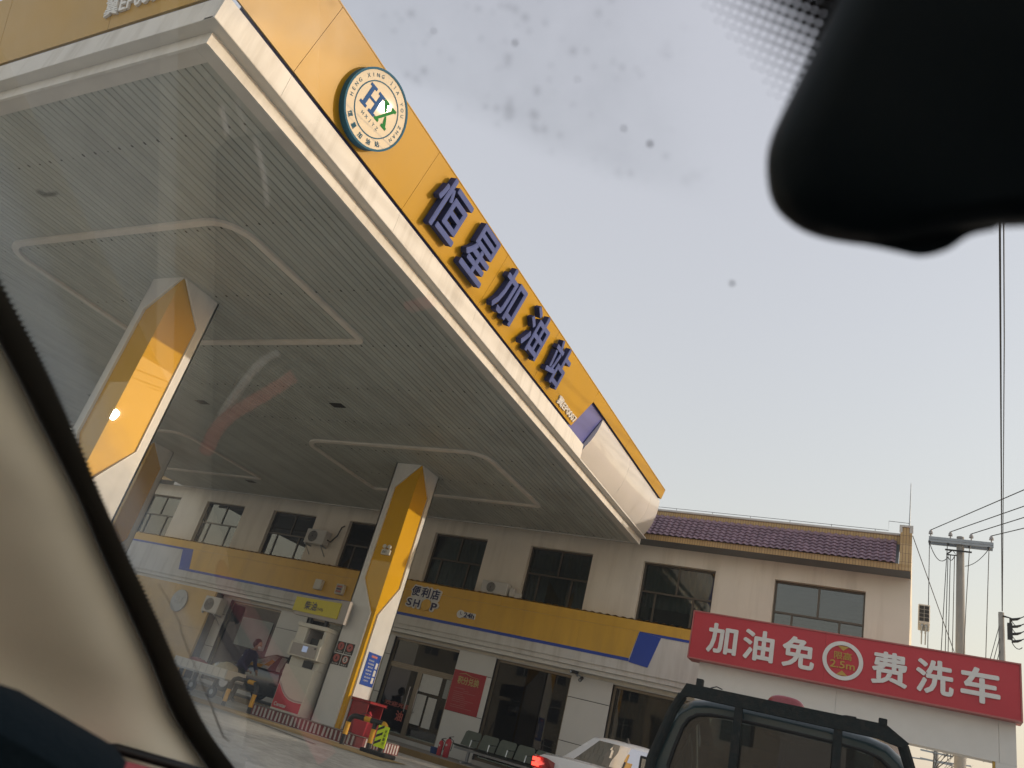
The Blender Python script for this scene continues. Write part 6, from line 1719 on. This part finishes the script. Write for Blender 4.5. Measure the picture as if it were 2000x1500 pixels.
# pillar trim: a soft swelling panel from the glass edge back to the door
mb = MB()
def trim_pt(u, v):
    b_ = lerp_list(fritL, u * (len(fritL) - 1))
    p = GP(b_[0], b_[1]) - gn * 0.002
    q = Vector((-0.86, p.y - 0.46, p.z + 0.01))
    c = p.lerp(q, v)
    c.x += 0.055 * math.sin(math.pi * min(1, v * 1.15)) ** 0.7 + (0.012 * math.sin(v * 9) if v < 0.7 else 0)
    return c
mb.sheet(trim_pt, 40, 24)
part('pillar_trim', mb, 'beige_trim', car, local=True, smooth=True)
# rear view mirror
mm_ = Vector((-0.02, 0.7411, 0.671)).normalized(); m1_ = Vector((0.9996, 0.027, 0)).normalized(); m2_ = Vector((0.0181, -0.6708, 0.7414)).normalized()
def MP(u, v, d=0.28): return mm_ * d + m1_ * u + m2_ * v
sil = [(-0.0095, 0.0830), (-0.0217, 0.0574), (-0.0306, 0.0398), (-0.0392, 0.0234), (-0.0425, 0.0147), (-0.0430, 0.0063), (-0.0415, -0.0023), (-0.0375, -0.0086), (-0.0300, -0.0142), (-0.0195, -0.0178), (-0.0071, -0.0192), (0.0173, -0.0163), (0.0254, -0.0156), (0.0319, -0.0157), (0.0566, -0.0152), (0.13, -0.014), (0.145, 0.0), (0.14, 0.05), (0.10, 0.083)]
sil = [lerp_list(sil, k / 57 * (len(sil) - 1)) for k in range(58)]
rings = []
cu, cv = 0.045, 0.03
for d_, sc in ((0.258, 0.80), (0.262, 0.93), (0.270, 0.99), (0.28, 1.0), (0.29, 0.96), (0.298, 0.85)):
    rings.append([MP((cu + (u - cu) * sc) * d_ / 0.28, (cv + (v - cv) * sc) * d_ / 0.28, d_) for u, v in sil])
mb = MB(); mb.loft(rings, 0, cap=True)
rm = part('rear_view_mirror', mb, 'mirror_black', car, local=True, smooth='auto', label='black rear view mirror housing hanging in the top corner')
tb = [(-0.0071, -0.0175), (-0.0011, -0.0215), (0.0049, -0.0229), (0.0119, -0.0211), (0.0173, -0.0155)]
tb = [(-0.016, -0.0168)] + [lerp_list([(-0.0125, -0.0185), (-0.0071, -0.0198), (-0.0011, -0.0215), (0.0049, -0.0229), (0.0119, -0.0211), (0.0173, -0.0172), (0.024, -0.0158)], k / 18 * 6) for k in range(19)] + [(0.026, -0.010), (-0.016, -0.010)]
mb = MB(); mb.prism([MP(u, v, 0.284) for u, v in tb], mm_ * -0.012); part('dipping_tab', mb, 'mirror_black', rm, local=True)
mb = MB(); mb.tube([MP(0.045, 0.05, 0.29), GP(0.03, 0.272) - gn * 0.004], 0.012, 10); part('stalk', mb, 'mirror_black', rm, local=True)
# dashboard, cords, pod, cloth
mb = MB(); mb.box(-0.86, 0.02, -0.30, 0.88, 0.86, -0.142); part('dashboard', mb, 'dash', car, local=True, bevel=0.02)
def cord(name, pts_, r, mt):
    P = [Vector((x, y, -0.138)) for x, y in pts_]; n_ = len(P); out_ = []
    for k in range(31):
        q = lerp_list([tuple(p) for p in P], k / 30 * (n_ - 1)); out_.append(Vector(q))
    rs_ = [r[0] + (r[1] - r[0]) * (k / 30) for k in range(31)]
    m_ = MB(); m_.tube([p + ZA * rr_ for p, rr_ in zip(out_, rs_)], rs_, 8); return tag(part(name, m_, mt, car, local=True, smooth=True), 'x y z w', 'x') if False else part(name, m_, mt, car, local=True, smooth=True)
# (cords lie on the dashboard and show mirrored in the glass)
cord('red_cord', [(-0.478, 0.2545), (-0.53, 0.265), (-0.59, 0.282), (-0.687, 0.344), (-0.80, 0.40), (-0.835, 0.444)], (0.007, 0.010), 'cord_red')
cord('white_cord', [(-0.60, 0.296), (-0.638, 0.299), (-0.731, 0.319), (-0.79, 0.373), (-0.806, 0.395)], (0.0022, 0.008), 'cord_white')
mb = MB()
pod = [(-0.575, 0.24, -0.045), (-0.53, 0.288, -0.0445), (-0.499, 0.329, -0.0485), (-0.478, 0.358, -0.058), (-0.454, 0.387, -0.068), (-0.445, 0.396, -0.076), (-0.443, 0.399, -0.142), (-0.56, 0.24, -0.142)]
rings = []
ex_d = Vector((-0.72, 0.69, 0)).normalized(); c_ = Vector((-0.50, 0.33, -0.12))
for off_, sc in ((-0.03, 0.80), (-0.02, 0.92), (0.0, 1.0), (0.06, 0.98), (0.09, 0.9)):
    rings.append([c_ + (Vector(p) - c_) * sc + ex_d * off_ for p in pod])
mb.loft(rings, 0, cap=True); part('instrument_hood', mb, 'pod', car, local=True, smooth='auto')
mb = MB(); mb.tube([(-0.83, 0.575, -0.126), (-0.753, 0.65, -0.128), (-0.70, 0.705, -0.129), (-0.62, 0.80, -0.131)], 0.0125, 10); part('pink_cloth_roll', mb, 'pink', car, local=True, smooth=True)
mb = MB(); mb.tube([(-0.84, 0.60, -0.108), (-0.775, 0.675, -0.1105), (-0.715, 0.735, -0.113), (-0.64, 0.82, -0.118)], 0.0055, 8); part('dash_seam', mb, 'black', car, local=True, smooth=True)
# shell that shades the cabin
mb = MB(); mb.box(-0.62, -1.6, 0.40, 0.62, -0.30, 0.43); part('roof_lining', mb, 'beige_trim', car, local=True)
mb = MB(); mb.box(-0.90, -0.6, -0.75, -0.865, 0.85, -0.10); part('door_trim', mb, 'beige_trim', car, local=True)
mb = MB(); mb.box(-0.863, -1.6, -0.8, 0.88, 0.018, -0.36); part('cabin_floor', mb, 'trousers', car, local=True)
mb = MB(); mb.box(-0.6, -0.9, -0.359, 0.7, -0.45, -0.05); part('seat', mb, 'beige_trim', car, local=True)
mb = MB(); mb.tube([GP(0.82, -0.16), GP(0.64, 0.28)], 0.03, 8); part('pillar', mb, 'beige_trim', car, local=True)

# ------------------------------------------------------------------ tidy
bpy.data.objects.remove(_font_obj)
bpy.data.scenes.remove(_font_scene)
